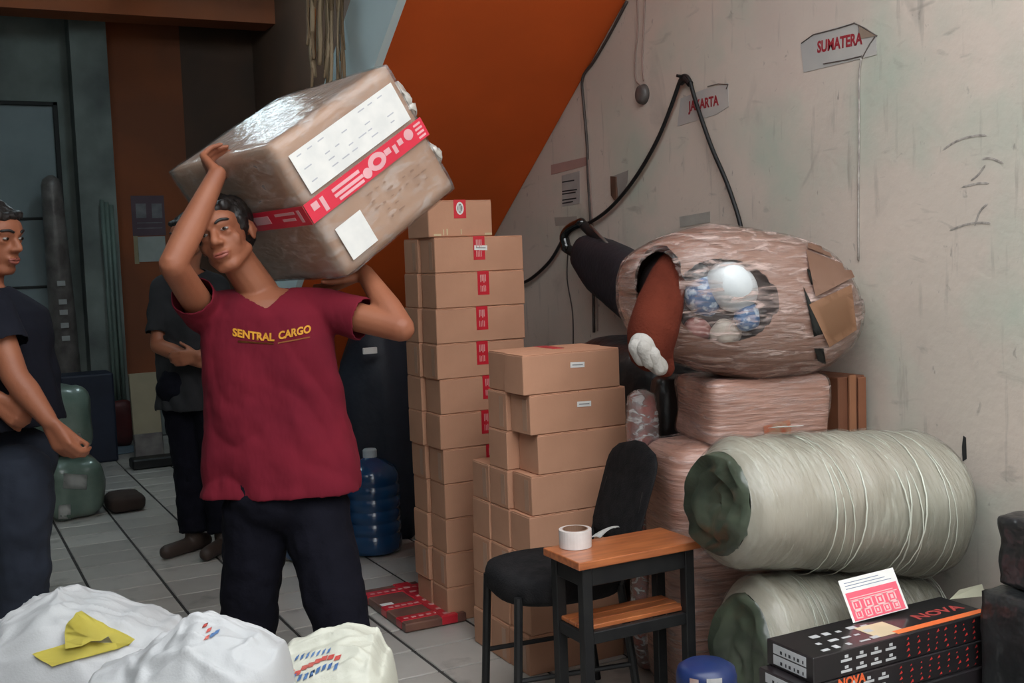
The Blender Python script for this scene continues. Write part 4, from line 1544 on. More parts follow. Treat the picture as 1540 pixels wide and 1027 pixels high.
lb_ = fq('paper_label', 0.075, 0.945, 0.115, 0.40, m_white, cbx)
pb = bmesh.new()
rg = random.Random(4)
for r in range(5):
    for k in range(9):
        if rg.random() < 0.55:
            u = 0.12+k*0.085
            v = 0.145+r*0.047
            add_box(pb, (u*CW, v*CD, -TP-0.0014), ((u+rg.uniform(.03, .075))*CW, (v+.008)*CD, -TP-.0007))
obj('printed_lines', pb, mat('very_pale_ink', (0.50, 0.51, 0.55)), lb_)
fq('paper_label', 0.085, 0.30, 0.68, 0.925, m_white, cbx)
m_rt2 = mat('bright_red_tape', (0.70, 0.025, 0.06), (0.62, 0.02, 0.05), 0.4, 10, coat=0.2)
m_rtp = mat('pink_white_tape_print', (0.80, 0.42, 0.45), None, .6)
tape = fq('red_tape', -0.012, 1.012, 0.425, 0.565, m_rt2, cbx, 0.0003)
cpiece('red_tape', (-TP-0.0012, 0.425*CD, -0.010), (-TP-0.0003, 0.565*CD, 0.42), m_rt2, cbx)


def disc(u, v, ru, rv, m, par, name='oval_mark', lift=0.0012):
    bm = bmesh.new()
    add_lathe(bm, [(0.001, 0), (1, 0), (1, 0.0008), (0.001, .0008)], 24)
    for q in bm.verts:
        q.co = V((u*CW+q.co.x*ru, v*CD+q.co.y*rv, -TP-lift-q.co.z))
    return obj(name, bm, m, par)


disc(0.575, 0.49, 0.034, 0.024, m_rtp, tape)
disc(0.575, 0.49, 0.016, 0.010, m_rt2, tape, 'oval_core', 0.0022)
disc(0.475, 0.515, 0.016, 0.015, m_rtp, tape)
disc(0.87, 0.475, 0.017, 0.016, m_rtp, tape)
pb = bmesh.new()
for (u0, u1, v0, v1) in ((0.20, 0.43, 0.455, 0.478), (0.20, 0.44, 0.495, 0.518), (0.22, 0.43, 0.53, 0.55), (0.03, 0.08, 0.45, 0.50), (0.10, 0.13, 0.45, 0.55), (0.65, 0.70, 0.46, 0.50), (0.72, 0.75, 0.47, 0.53), (0.77, 0.81, 0.46, 0.50), (0.93, 0.99, 0.445, 0.46), (0.93, 0.99, 0.475, 0.49), (0.93, 0.99, 0.505, 0.52), (0.93, 0.99, 0.535, 0.55)):
    add_box(pb, (u0*CW, v0*CD, -TP-0.0019), (u1*CW, v1*CD, -TP-0.0011))
obj('tape_print', pb, m_rtp, tape)
pb = bmesh.new()
for (z0, z1, v0, v1) in ((0.05, 0.16, 0.455, 0.475), (0.06, 0.13, 0.50, 0.52), (0.20, 0.29, 0.46, 0.52), (0.32, 0.38, 0.45, 0.47), (0.02, 0.035, 0.45, 0.54)):
    add_box(pb, (-TP-0.0019, v0*CD, z0), (-TP-0.0011, v1*CD, z1))
obj('tape_print', pb, m_rtp, cbx)
pb = bmesh.new()
for r in range(5):
    for k in range(7):
        if rg.random() < .6:
            u, v = 0.40+k*0.07, 0.63+r*0.055
            add_box(pb, (u*CW, v*CD, -TP-0.0008), ((u+rg.uniform(.015, .05))*CW, (v+rg.uniform(.006, .014))*CD, -TP-.0001))
obj('faint_handwriting', pb, mat('faded_pen', (0.30, 0.185, 0.13)), cbx)
# loose film ends at the right-hand edge
for k, (v, s) in enumerate(((0.12*2.2, 0.05), (0.36, 0.035), (0.72, 0.04))):
    bm = bmesh.new()
    add_ell(bm, (CW+0.008, v*CD, 0.03), (0.022, s, 0.03), None, 14, 10)
    for q in bm.verts:
        q.co += V((0.02*noise.noise(q.co*60), 0.012*noise.noise(q.co*50+V((3, 0, 0))), 0))
    obj('film_tuft', bm, mat('crumpled_film', (0.62, 0.60, 0.56), (0.48, 0.45, 0.40), 0.3, 30, coat=.6), cbx, True)

# ------------------------------------------------------------------ people
FH = V((FW.x, FW.y, 0)).normalized()       # away from the camera, level
m_skin = mat('tan_skin', (0.335, 0.125, 0.066), (0.285, 0.10, 0.053), 0.5, 7, 4, bump=0.06, bscale=90, spec=0.35)
m_lip = mat('lip_skin', (0.30, 0.085, 0.06), None, 0.45)
m_hair = mat('black_hair', (0.010, 0.008, 0.008), (0.02, 0.016, 0.014), 0.45, 60, 3, stretch=(1, 1, .3), bump=0.6, bscale=120, bdist=.004)
m_eye = mat('eye_white', (0.36, 0.31, 0.28), None, 0.25)  # eye white darkened, shade over the eyes is put into the colour
m_iris = mat('dark_iris', (0.015, 0.009, 0.006), None, 0.15)
m_navy = mat('navy_denim', (0.0035, 0.0035, 0.0075), (0.005, 0.005, 0.010), 0.9, 12, 4, bump=0.3, bscale=60, spec=0.15)
m_shoe = mat('brown_shoe', (0.05, 0.03, 0.022), (0.035, 0.022, 0.017), 0.6, 9)


def PZ(px, z, d):
    """point at pixel column px, height z, distance d"""
    k = (px-770)/CF
    py = 513.5+CF*((CO.z-z)/d+FW.z+RR.z*k)/UU.z
    return P(px, py, d=d)


def basis3(fwd, up):
    f = fwd.normalized()
    r = f.cross(up).normalized()
    u = r.cross(f)
    return Matrix((r, f, u)).transposed()


def add_head(bm, c, B, s=1.0):
    E = lambda p, r: add_ell(bm, c+B @ (V(p)*s), V(r)*s, B, 20, 14)
    C_ = lambda p, q, a, b: add_cap(bm, c+B @ (V(p)*s), c+B @ (V(q)*s), a*s, b*s)
    E((0, -0.014, 0.035), (0.074, 0.092, 0.080))
    E((0, 0.022, -0.028), (0.058, 0.062, 0.072))
    E((0, 0.045, 0.035), (0.060, 0.046, 0.045))
    E((0, 0.054, -0.084), (0.026, 0.024, 0.022))
    C_((-0.048, 0.005, -0.05), (-0.015, 0.055, -0.088), 0.020, 0.018)
    C_((0.048, 0.005, -0.05), (0.015, 0.055, -0.088), 0.020, 0.018)
    C_((0, 0.083, 0.014), (0, 0.102, -0.020), 0.009, 0.0125)
    for k in (-1, 1):
        E((k*0.013, 0.090, -0.025), (0.010, 0.011, 0.008))
        C_((k*0.014, 0.086, 0.026), (k*0.044, 0.070, 0.028), 0.009, 0.008)
        E((k*0.038, 0.052, -0.020), (0.022, 0.016, 0.026))
        E((k*0.031, 0.070, 0.000), (0.017, 0.010, 0.010))
        E((k*0.076, -0.012, -0.002), (0.009, 0.019, 0.030))
        C_((k*0.078, -0.022, 0.02), (k*0.084, -0.026, -0.005), 0.006, 0.006)
    C_((-0.018, 0.081, -0.052), (0.018, 0.081, -0.052), 0.008, 0.008)
    C_((-0.014, 0.080, -0.063), (0.014, 0.080, -0.063), 0.009, 0.009)


def head_parts(c, B, par, inv, s=1.0):
    g = lambda p: inv @ (c+B @ (V(p)*s))
    iB = inv.to_3x3() @ B
    for k in (-1, 1):
        bm = bmesh.new()
        add_ell(bm, g((k*0.031, 0.0795, 0.009)), V((0.0125, 0.006, 0.0046))*s, iB, 14, 10)
        e = obj('eye', bm, m_eye, par, True)
        bm = bmesh.new()
        add_ell(bm, g((k*0.031-.001, 0.0845, 0.009)), V((0.0058, 0.0025, 0.0047))*s, iB, 12, 8)
        obj('iris', bm, m_iris, e, True)
        bm = bmesh.new()
        add_tube(bm, spline([g((k*0.014, 0.0945, 0.028)), g((k*0.03, 0.089, 0.035)), g((k*0.05, 0.073, 0.031))], 4), [0.003*s]+[0.0042*s]*7+[0.002*s], 6)
        obj('eyebrow', bm, m_hair, par, True)
    bm = bmesh.new()
    add_tube(bm, spline([g((-0.024, 0.082, -0.056)), g((-0.01, 0.0895, -0.053)), g((0, 0.0895, -0.0545)), g((0.01, 0.0895, -0.053)), g((0.024, 0.082, -0.056))], 3), [0.001*s]+[0.0045*s]*11+[0.001*s], 6)
    add_tube(bm, spline([g((-0.022, 0.081, -0.058)), g((0, 0.0895, -0.064)), g((0.022, 0.081, -0.058))], 4), [0.001*s]+[0.0055*s]*7+[0.001*s], 6)
    obj('lips', bm, m_lip, par, True)


def add_hair(c, B, inv, s=1.0, seed=0, fringe=True):
    bm = bmesh.new()
    E = lambda p, r: add_ell(bm, inv @ (c+B @ (V(p)*s)), V(r)*s, inv.to_3x3() @ B, 24, 16)
    E((0, -0.024, 0.052), (0.082, 0.095, 0.076))
    E((0, -0.045, 0.01), (0.076, 0.068, 0.065))
    for k in (-1, 1):
        E((k*0.066, 0.006, 0.03), (0.015, 0.035, 0.035))
    if fringe:
        for k in range(5):
            E((-0.044+.022*k, 0.058-0.006*abs(k-2), 0.076-0.004*(k % 2)), (0.018, 0.028, 0.018))
    me = remesh(bm, 0.0065, 3)
    for v in me.vertices:
        v.co += v.normal*(0.006*noise.noise(v.co*70+V((seed, 0, 0)))+0.004*noise.noise(v.co*22))
    return me


def add_hand(bm, w, d, n, right, curl=(40, 35, 15), s=1.0, spread=1.0, thumb=(35, 25)):
    """w wrist, d wrist-to-knuckles, n palm-facing direction"""
    d = d.normalized()
    n = (n-d*n.dot(d)).normalized()
    t = d.cross(n) if right else n.cross(d)      # towards the thumb
    C_ = lambda a, b, ra, rb_: add_cap(bm, a, b, ra*s, rb_*s, 10)
    fl_ = ((0.030, 0.088, (0.040, 0.024, 0.019)), (0.010, 0.092, (0.044, 0.028, 0.020)), (-0.010, 0.088, (0.041, 0.026, 0.019)), (-0.029, 0.080, (0.032, 0.019, 0.017)))
    for k, (off, pl_, seg) in enumerate(fl_):
        base = w+t*(off*0.55*s)+d*0.012*s
        kn = w+t*(off*spread*s)+d*(pl_*s)
        C_(base, kn, 0.0135, 0.0105)
        p = kn
        a = 0.0
        for q in range(3):
            a += math.radians(curl[q])
            e = d*math.cos(a)+n*math.sin(a)+t*(off*0.9*(1 if q == 0 else .3))
            p2 = p+e.normalized()*seg[q]*s
            C_(p, p2, (0.0092, 0.0086, 0.008)[q], (0.0086, 0.008, 0.007)[q])
            p = p2
    C_(w+d*0.02*s-t*.012*s, w+d*0.075*s-t*.015*s, 0.016, 0.012)
    C_(w+d*0.02*s+t*.010*s, w+d*0.075*s+t*.012*s, 0.016, 0.012)
    # thumb from the side of the palm
    b0 = w+t*0.016*s+d*0.022*s+n*0.004*s
    e1 = (t*math.sin(math.radians(thumb[0]+10))+d*math.cos(math.radians(thumb[0]+10))+n*0.35).normalized()
    b1 = b0+e1*0.046*s
    e2 = (e1+d*0.35+n*0.25).normalized()
    b2 = b1+e2*0.032*s
    b3 = b2+(e2+n*0.25).normalized()*0.025*s
    C_(b0, b1, 0.0145, 0.0115)
    C_(b1, b2, 0.0108, 0.0098)
    C_(b2, b3, 0.0098, 0.0080)


def build_person(label, J, vox=0.005, shirt=None, trousers=None, rings=None, sleeve=(0.5, 0.5), vneck=None, hair=True, shoes=False, seed=1, sl_r=0.066, fringe=True):
    root_loc = V((J['pelvis'].x, J['pelvis'].y, 0))
    t = thing('person', label, 'person', root_loc)
    inv = Matrix.Translation(-root_loc)
    fwd = J['fwd']
    B = J['headB']
    hc = J['head']
    bm = bmesh.new()
    add_head(bm, hc, B)
    add_cap(bm, hc+B @ V((0, -0.018, -0.05)), J['neck'], 0.050, 0.056)
    nk = J['neck']
    for s in ('r', 'l'):
        add_cap(bm, nk-V((0, 0, 0.02)), J['sh'+s], 0.046, 0.044)
        add_cap(bm, J['sh'+s], J['el'+s], 0.046, 0.039)
        add_cap(bm, J['el'+s], J['el'+s].lerp(J['wr'+s], 0.35), 0.038, 0.040)
        add_cap(bm, J['el'+s].lerp(J['wr'+s], 0.35), J['wr'+s], 0.040, 0.026)
        hd = J.get('hand'+s)
        if hd:
            add_hand(bm, J['wr'+s], hd[0], hd[1], s == 'r', *hd[2:])
        add_cap(bm, J['hip'+s], J['kn'+s], 0.078, 0.050)
        add_cap(bm, J['kn'+s], J['kn'+s].lerp(J['an'+s], .3), 0.048, 0.050)
        add_cap(bm, J['kn'+s].lerp(J['an'+s], .3), J['an'+s], 0.050, 0.034)
        toe = J['toe'+s]
        add_cap(bm, J['an'+s]-V((0, 0, .04)), J['an'+s]+toe*0.15-V((0, 0, .052)), 0.034, 0.024)
    rr = [[c+u*(a*.84*math.cos(2*PI*k/24))+w*(b*.84*math.sin(2*PI*k/24)) for k in range(24)] for (c, u, w, a, b) in rings]
    add_loft(bm, rr[1:])
    me = remesh(bm, vox, 4)
    me.transform(inv)
    obj('body', me, m_skin, t, True)
    head_parts(hc, B, t, inv)
    if hair:
        obj('hair', add_hair(hc, B, inv, 1.0, seed, fringe), m_hair, t, True)
    # trousers
    bm = bmesh.new()
    add_ell(bm, J['pelvis'], (0.165, 0.115, 0.13), None, 24, 14)
    for s in ('r', 'l'):
        add_cap(bm, J['hip'+s], J['kn'+s], J.get('thigh', 0.104), 0.084)
        end = J['kn'+s].lerp(J['an'+s], 0.97)
        add_tube(bm, [J['kn'+s], J['kn'+s].lerp(end, .5), end], [0.084, 0.076, 0.074], 18)
    me = remesh(bm, 0.009, 5)
    for v in me.vertices:
        q = v.co
        v.co = q+v.normal*(0.010*noise.noise(V((q.x*9, q.y*9, q.z*15+seed)))+0.005*noise.noise(q*30))
    me.transform(inv)
    obj('trousers', me, trousers, t, True)
    # shirt
    bm = bmesh.new()
    rr = []
    for (c, u, w, a, b) in rings:
        ring = []
        for k in range(32):
            ang = 2*PI*k/32
            ca, sa = math.cos(ang), math.sin(ang)
            ring.append(c+u*(a*math.copysign(abs(ca)**.85, ca))+w*(b*math.copysign(abs(sa)**.85, sa)))
        rr.append(ring)
    add_loft(bm, rr)
    ends = []
    for s, fr in (('r', sleeve[0]), ('l', sleeve[1])):
        a, b = J['sh'+s], J['el'+s].lerp(J['sh'+s], 1-fr)
        add_cap(bm, nk.lerp(a, .35)-V((0, 0, .02)), a, 0.055, sl_r)
        add_tube(bm, [a, a.lerp(b, .5), b], [sl_r, sl_r*.98, sl_r*1.0], 20)
        ends.append((b, (b-a).normalized()))
    me = remesh(bm, 0.008, 5)
    bm = bmesh.new()
    bm.from_mesh(me)
    bot = rings[0][0].z
    kill = []
    side = rings[0][1]
    for f in bm.faces:
        c = f.calc_center_median()
        f.normal_update()
        if f.normal.z < -0.7 and c.z < bot+0.012:
            kill.append(f)
            continue
        done = False
        for e, d in ends:
            if (c-e).dot(d) > -0.012 and (c-e).length < sl_r*1.4 and f.normal.dot(d) > 0.6:
                kill.append(f)
                done = True
                break
        if done:
            continue
        if vneck:
            vb, kl, kr, bk = vneck
            rel = c-vb
            u, v_ = rel.dot(side), rel.z
            front = (c-nk).dot(fwd) > -0.015
            if front and v_ > 0 and -v_*kl < u < v_*kr and abs(u) < 0.16:
                kill.append(f)
            elif (V((c.x, c.y, 0))-V((nk.x, nk.y, 0))).length < 0.064 and c.z > nk.z-0.03:
                kill.append(f)
    bmesh.ops.delete(bm, geom=kill, context='FACES')
    for q in range(7):
        bmesh.ops.smooth_vert(bm, verts=[v for v in bm.verts if v.is_boundary], factor=0.5, use_axis_x=True, use_axis_y=True, use_axis_z=True)
    bm.normal_update()
    for v in bm.verts:
        q = v.co.copy()
        fade = min(1.0, max(0.25, (rings[-2][0].z-q.z)/0.25))
        v.co = q+v.normal*fade*(0.013*noise.noise(V((q.x*8, q.y*8, q.z*4.5+seed)))+0.020*abs(noise.noise(V((q.x*13+q.z*7, q.y*13, q.z*4+seed))))+.003*noise.noise(q*26))
    bm.to_mesh(me)
    bm.free()
    me.transform(inv)
    sh = obj('t_shirt', me, shirt, t, True)
    so = sh.modifiers.new('cloth', 'SOLIDIFY')
    so.thickness = 0.003
    so.offset = -1
    if shoes:
        for s in ('r', 'l'):
            bm = bmesh.new()
            a = J['an'+s]
            toe = J['toe'+s]
            fl0 = V((a.x, a.y, 0.04))
            add_cap(bm, fl0-toe*.06, fl0+toe*0.17-V((0, 0, .006)), 0.039, 0.034)
            add_cap(bm, fl0+V((0, 0, .02)), fl0+V((0, 0, .05)), 0.043, 0.045)
            me = remesh(bm, 0.008, 3)
            for v in me.vertices:
                v.co.z = max(0.002, v.co.z)
            me.transform(inv)
            obj('shoe', me, m_shoe, t, True)
    return t, sh


# --- the man with the carton
upv = (UU*math.cos(math.radians(19))-RR*math.sin(math.radians(19)))
fw_ = (-FW*math.cos(math.radians(6))-RR*math.sin(math.radians(6))-UU*0.02)
HB = basis3(fw_, upv)
J = dict(pelvis=P(428, 742, d=3.28), fwd=-FH, headB=HB, head=P(339, 357, d=3.215), neck=P(392, 442, d=3.29),
         shr=P(308, 472, d=3.27), elr=P(260, 398, d=3.045), wrr=P(327, 262, d=3.155),
         shl=P(496, 466, d=3.28), ell=P(604, 494, d=3.20), wrl=P(548, 410, d=3.34))
kr = A0+bx*(-0.040)+by*(-0.002)+bz*0.285
J['handr'] = (kr-J['wrr'], bx, (62, 38, 10))
J['handl'] = ((-bx*0.55+bz*0.8), -by, (6, 10, 8))
for s, hx, kx, ax, kd, ad in (('r', 386, 376, 372, 3.28, 3.36), ('l', 474, 505, 545, 3.16, 3.12)):
    J['hip'+s] = P(hx, 768, d=3.28)
    J['kn'+s] = PZ(kx, 0.42, kd)
    J['an'+s] = PZ(ax, 0.085, ad)
    J['toe'+s] = (-FH+RT*(-.12 if s == 'r' else .1)).normalized()
RG = []
for (px, py, hw, hd, d) in ((421, 742, 119, .128, 3.28), (420, 690, 113, .122, 3.28), (412, 620, 104, .115, 3.28), (405, 560, 101, .112, 3.28), (402, 510, 100, .115, 3.28), (402, 472, 94, .108, 3.28), (400, 450, 72, .088, 3.285), (396, 434, 36, .060, 3.29)):
    RG.append((P(px, py, d=d), RT, -FH, hw*d/CF, hd))
m_maroon = mat('maroon_cotton', (0.165, 0.009, 0.021), (0.13, 0.007, 0.018), 0.95, 5, 4, bump=0.35, bscale=9, bstretch=(1.6, 1.6, .7), bdist=0.03, spec=0.25)
man, shirt = build_person('man in a maroon t-shirt and dark trousers carrying the big carton on his shoulder', J, 0.005, m_maroon, m_navy, RG,
                          (0.42, 0.50), (P(398, 463, d=3.16), 2.0, 0.95, 0.055), seed=3, sl_r=0.062)
bvs = bvh_of(shirt)
m_yel = mat('yellow_lettering', (0.62, 0.27, 0.012), None, 0.7)


def shirt_text(word, x0, x1, yf, size, bold):
    me = text_mesh(word, size, 0.0, bold, 'LEFT')
    xs = [v.co.x for v in me.vertices]
    ysv = [v.co.y for v in me.vertices]
    ymid = (min(ysv)+max(ysv))/2
    h_ = max(ysv)-min(ysv)
    bm = bmesh.new()
    bm.from_mesh(me)
    bmesh.ops.subdivide_edges(bm, edges=[e for e in bm.edges if e.calc_length() > 0.006], cuts=2, use_grid_fill=False)
    bmesh.ops.triangulate(bm, faces=bm.faces[:])
    lo, hi = min(xs), max(xs)
    for v in bm.verts:
        u = (v.co.x-lo)/(hi-lo)
        px = x0+(x1-x0)*u
        py = yf(px)-(v.co.y-ymid)/h_*12.5
        p, n_ = hit(bvs, px, py)
        if p is None:
            p, n_ = P(px, py, d=3.15), -FH
        v.co = p-FW*0.0028
    bm.transform(shirt.matrix_world.inverted())
    return obj('lettering', bm, m_yel, shirt)


shirt_text('SENTRAL', 350, 413, lambda x: 499+8*math.sin((x-350)/63*PI/2), 0.03, 0.0012)
shirt_text('CARGO', 419, 468, lambda x: 505-11*(x-419)/49, 0.03, 0.0012)
patch('printed_line', bvs, [(358, 512), (412, 516), (412, 518), (358, 515)], mat('dull_orange_print', (0.40, 0.13, 0.03)), shirt, 10, 1, 0.0015, 0.0005)
patch('printed_line', bvs, [(418, 515), (466, 506), (466, 508), (418, 517)], mat('dull_orange_print', (0.40, 0.13, 0.03)), shirt, 8, 1, 0.0015, 0.0005)

# --- the man at the left edge, in profile
fl2 = (RT*0.93-FH*0.30).normalized()
rt2 = fl2.cross(V((0, 0, 1))).normalized()
HB2 = basis3(fl2-V((0, 0, .12)), V((0, 0, 1))-RT*.05)
D = 3.45
c2 = P(-4, 470, d=D)
J2 = dict(pelvis=PZ(2, 0.80, D), fwd=fl2, headB=HB2, head=P(-12, 360, d=D), neck=P(-24, 436, d=D))
J2['shr'] = P(-14, 470, d=D-.17)
J2['elr'] = P(22, 566, d=D-.20)
J2['wrr'] = P(73, 632, d=D-.20)
J2['shl'] = P(-20, 470, d=D+.16)
J2['ell'] = P(-58, 575, d=D+.05)
J2['wrl'] = P(-12, 596, d=D-.20)
J2['handr'] = ((RT*.42-V((0, 0, .9))), -rt2, (35, 40, 25), 1.0, 0.9, (8, 10))
J2['handl'] = ((RT*.7-V((0, 0, .6))), FH, (55, 55, 35), 1.0, 0.9, (15, 20))
for s, px, dd in (('r', 22, D-.09), ('l', 18, D+.09)):
    J2['hip'+s] = PZ(px, 0.76, dd)
    J2['kn'+s] = PZ(px+8, 0.42, dd)
    J2['an'+s] = PZ(px+2, 0.085, dd)
    J2['toe'+s] = fl2
J2['thigh'] = 0.115
RG2 = []
for (px, py, hd, hw) in ((4, 640, .150, .19), (0, 590, .135, .185), (-4, 540, .130, .185), (-6, 500, .130, .19), (-10, 470, .115, .19), (-16, 446, .075, .12), (-18, 432, .058, .06)):
    RG2.append((P(px, py, d=D), rt2, fl2, hw, hd))
m_dkshirt = mat('dark_navy_cotton', (0.007, 0.008, 0.014), (0.010, 0.011, 0.018), 0.9, 8, 4, bump=0.3, bscale=20, spec=0.2)
man2, sh2 = build_person('man in dark t-shirt and navy trousers in profile at the left edge', J2, 0.006, m_dkshirt, mat('dark_blue_trousers', (0.006, 0.010, 0.021), (0.009, 0.014, 0.026), 0.9, 9, bump=.3), RG2,
                         (0.55, 0.55), (P(10, 452, d=D-.1), .5, .5, .05), seed=9, sl_r=0.07)
# --- the man further back
D3 = 5.47
fl3 = (-FH*0.85-RT*0.4).normalized()
rt3 = fl3.cross(V((0, 0, 1))).normalized()
HB3 = basis3(fl3-V((0, 0, .1)), V((0, 0, 1)))
J3 = dict(pelvis=PZ(288, 0.80, D3), fwd=fl3, headB=HB3, head=P(284, 358, d=D3), neck=P(282, 404, d=D3+.02))
J3['shr'] = P(246, 432, d=D3)
J3['elr'] = P(238, 520, d=D3-.05)
J3['wrr'] = P(300, 545, d=D3-.20)
J3['shl'] = P(326, 432, d=D3)
J3['ell'] = P(346, 515, d=D3-.08)
J3['wrl'] = P(300, 535, d=D3-.22)
J3['handr'] = (RT*.9-V((0, 0, .1)), FH, (20, 30, 20))
J3['handl'] = (-RT*.9-V((0, 0, .1)), FH, (20, 30, 20))
for s, px, dd in (('r', 268, D3+.02), ('l', 312, D3-.02)):
    J3['hip'+s] = PZ(px+6, 0.76, dd)
    J3['kn'+s] = PZ(px+18, 0.42, dd)
    J3['an'+s] = PZ(px+24, 0.085, dd)
    J3['toe'+s] = (fl3+RT*(-.2 if s == 'r' else .2)).normalized()
RG3 = []
for (px, py, hw, hd) in ((288, 615, .175, .13), (288, 570, .165, .12), (286, 530, .165, .115), (285, 480, .175, .115), (285, 440, .17, .105), (280, 420, .12, .085), (277, 408, .06, .058)):
    RG3.append((P(px, py, d=D3), rt3, fl3, hw, hd))
man3, sh3 = build_person('man in black shirt and trousers standing with folded arms behind the carrier', J3, 0.007, mat('black_shirt', (0.010, 0.010, 0.012), (0.016, 0.016, 0.019), .9, 8, bump=.2), m_navy, RG3, (0.8, 0.8),
                         (P(272, 432, d=D3-.1), .6, .6, .05), shoes=True, seed=15, sl_r=0.062)

# ------------------------------------------------------------------ white woven sacks in the foreground
m_sackw = mat('white_woven_plastic', (0.44, 0.44, 0.45), (0.37, 0.38, 0.385), 0.55, 3, 5, bump=0.3, bscale=240, coat=0.1, spec=.4, bdist=.002)
m_sackc = mat('cream_woven_plastic', (0.50, 0.50, 0.43), (0.44, 0.44, 0.37), 0.55, 3, 5, bump=0.3, bscale=240, coat=0.1, bdist=.002)


def sack(label, prof, d, depth, m, seed, amp=0.016):
    """standing filled sack; prof = outline of its top edge in the photograph, at distance d"""
    top = [P(x, y, d=d) for x, y in prof]
    x0, x1 = prof[0][0], prof[-1][0]
    a, b = P(x0, 1000, d=d), P(x1, 1000, d=d)
    c = (a+b)/2
    base = V((c.x, c.y, 0))
    W_ = (b-a).length
    xs = [(p-a).dot((b-a).normalized()) for p in top]
    zs_ = [p.z for p in top]

    def topz(s):
        s = max(xs[0], min(xs[-1], s))
        for i in range(len(xs)-1):
            if s <= xs[i+1]:
                t = (s-xs[i])/(xs[i+1]-xs[i])
                t = t*t*(3-2*t)
                return zs_[i]+(zs_[i+1]-zs_[i])*t
        return zs_[-1]
    ux = (b-a)
    ux.z = 0
    ux.normalize()
    uy = V((-ux.y, ux.x, 0))
    N, Mr, K = 140, 18, 64
    rings = []
    zmin = min(zs_)-0.10
    for k in range(Mr):          # side wall
        t = k/(Mr-1)
        ring = []
        for i in range(N):
            an = 2*PI*i/N
            ca, sa = math.cos(an), math.sin(an)
            e = .75
            X_ = W_/2*(0.86+0.10*math.sin(t*PI*.8))*math.copysign(abs(ca)**e, ca)
            Y_ = depth/2*(0.86+0.12*math.sin(t*PI*.8))*math.copysign(abs(sa)**e, sa)
            p = ux*X_+uy*Y_+V((0, 0, zmin*t))
            n_ = noise.noise(V((p.x*5+seed, p.y*5, p.z*4)))
            p += (ux*X_+uy*Y_).normalized()*0.02*n_*(t*(1-t)*4)
            ring.append(p)
        rings.append(ring)
    for k in range(1, K):       # crown
        r = math.cos(k/K*PI/2)
        ring = []
        for i in range(N):
            an = 2*PI*i/N
            ca, sa = math.cos(an), math.sin(an)
            e = .75
            X_ = W_/2*0.94*r*math.copysign(abs(ca)**e, ca)
            Y_ = depth/2*0.93*r*math.copysign(abs(sa)**e, sa)
            # the ridge line of the top runs across; front and back fall away from it
            zt = topz(X_+W_/2)
            fall = (abs(Y_)/(depth/2*.95))
            z = zmin+(zt-zmin)*math.sqrt(max(0, 1-(fall*0.98)**2.4))*(1-(1-min(1, k/K*3.2))**2)
            q = V((X_*6+seed, Y_*6, 0))
            cr_ = lambda f, g, h: max(0, 1-7*abs(noise.noise(V((X_*f+Y_*g+seed+.6*noise.noise(q), Y_*h-X_*g*.7, 2+f)))))
            wr_ = 1.1*noise.noise(q*.8)+0.55*cr_(4, 3, 11)+0.35*cr_(9, 6, 20)+0.25*cr_(3, 9, 17)+0.12*noise.noise(V((X_*50, Y_*50+X_*20, seed)))
            ring.append(ux*X_+uy*Y_+V((0, 0, z+amp*(wr_-.35)*min(1, k/K*2))))
        rings.append(ring)
    bm = bmesh.new()
    add_loft(bm, rings)
    o = obj('woven_sack', bm, m, None, True)
    o.location = base
    tag(o, label, 'sack', 'woven sacks in the foreground')
    return o


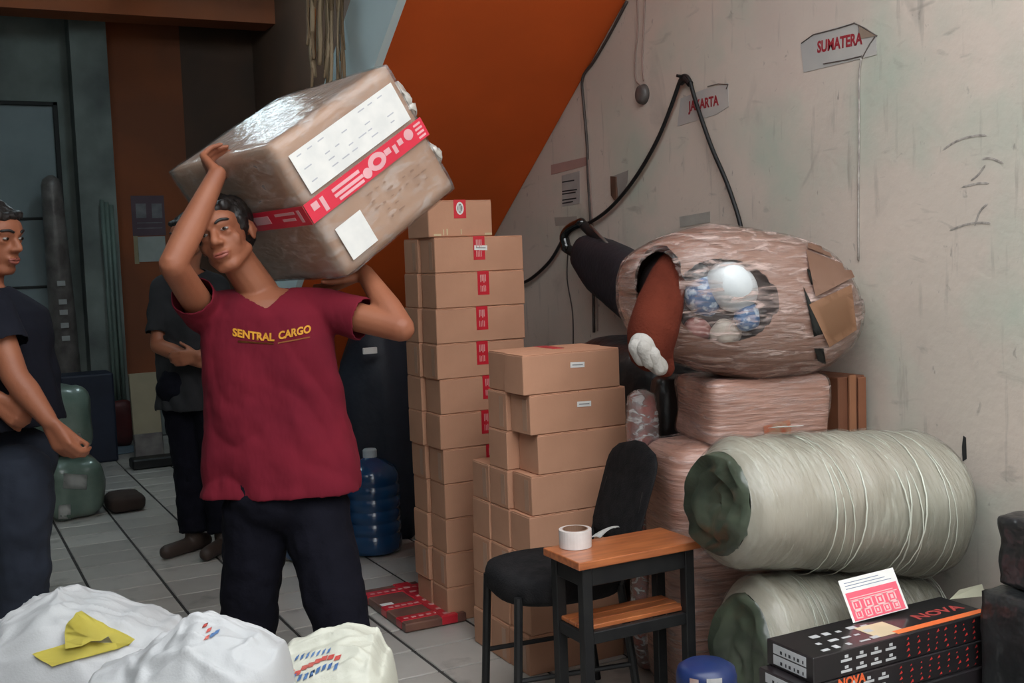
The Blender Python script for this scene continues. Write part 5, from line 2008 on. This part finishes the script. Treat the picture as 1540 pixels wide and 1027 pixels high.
sk1 = sack('big white woven sack at lower left with yellow paper on it', [(-150, 990), (-60, 955), (0, 930), (50, 903), (100, 887), (150, 895), (205, 913), (250, 935), (300, 965), (340, 1010)], 2.2, 0.42, m_sackw, 3)
sk2 = sack('white woven sack with a pinched red-printed corner, between the big sack and cream one', [(120, 1010), (200, 985), (240, 960), (280, 940), (302, 930), (330, 940), (380, 953), (420, 970), (450, 1005)], 1.80, 0.26, m_sackw, 14)
sk3 = sack('cream woven sack with blue and red print at the bottom edge', [(400, 1010), (420, 985), (440, 968), (490, 958), (535, 953), (562, 958), (580, 985), (598, 1012), (604, 1040)], 2.12, 0.32, m_sackc, 25)
b1 = bvh_of(sk1)
m_yp = mat('yellow_paper', (0.70, 0.60, 0.11), (0.64, 0.55, 0.10), 0.7, 8)
yp = thing('yellow_paper', 'folded bright yellow paper lying on the big white sack', 'paper', P(125, 970, d=2.1))
patch('lower_sheet', b1, [(50, 985), (108, 966), (196, 972), (80, 1003)], m_yp, yp, 6, 4, 0.006, 0.0008)
patch('folded_sheet', b1, [(103, 938), (152, 941), (200, 968), (104, 978)], m_yp, yp, 6, 4, 0.014, 0.0008, lambda u, v: 0.016*math.sin(u*PI)*(1-v*.6))
b3 = bvh_of(sk3)
b2 = bvh_of(sk2)
m_bp = mat('blue_sack_print', (0.10, 0.22, 0.50), (0.16, 0.30, 0.55), .6, 30)
m_rp = mat('red_sack_print', (0.75, 0.12, 0.10), (0.72, 0.22, 0.18), .6, 30)
def sp_patch(par, bv, x, y, w_, h_, sl, m):
    patch('printed_mark', bv, [(x, y), (x+w_, y-sl*w_), (x+w_-3, y+h_-sl*w_), (x-3, y+h_)], m, par, 2, 2, 0.002, 0.0006)
for k in range(9):
    yw = 1010-10*abs(k-4.5)*-.3-((k-3)**2)*.8
    sp_patch(sk3, b3, 425+k*10, 996+6*math.sin(k*.7)-(k-4)*1.2+(6 if k < 3 else 0), 9, 7, 0.25, m_rp)
    sp_patch(sk3, b3, 432+k*9, 1009+5*math.sin(k*.7)-(k-4)*1.4, 6, 9, 0.6, m_bp)
    if k > 1:
        sp_patch(sk3, b3, 430+k*8, 985-(k-4)*1.8, 5, 7, 0.8, m_bp)
for (x, y, m) in ((306, 940, m_rp), (312, 947, m_rp), (318, 954, m_bp), (309, 958, m_rp), (324, 950, m_bp)):
    sp_patch(sk2, b2, x, y, 7, 6, .4, m)

#FINAL small flat print and scraps, too fine to pick apart one by one
for o in list(COL.objects):
    if o.name.split('.')[0] in ('printed_lines', 'icon_print', 'specks', 'tape_print', 'bar_print', 'tape_scrap', 'label_print', 'faint_handwriting', 'tape_print', 'printed_mark') and o.parent is not None and o.name.split('.')[0] != 'printed_mark':
        o['kind'] = 'stuff'
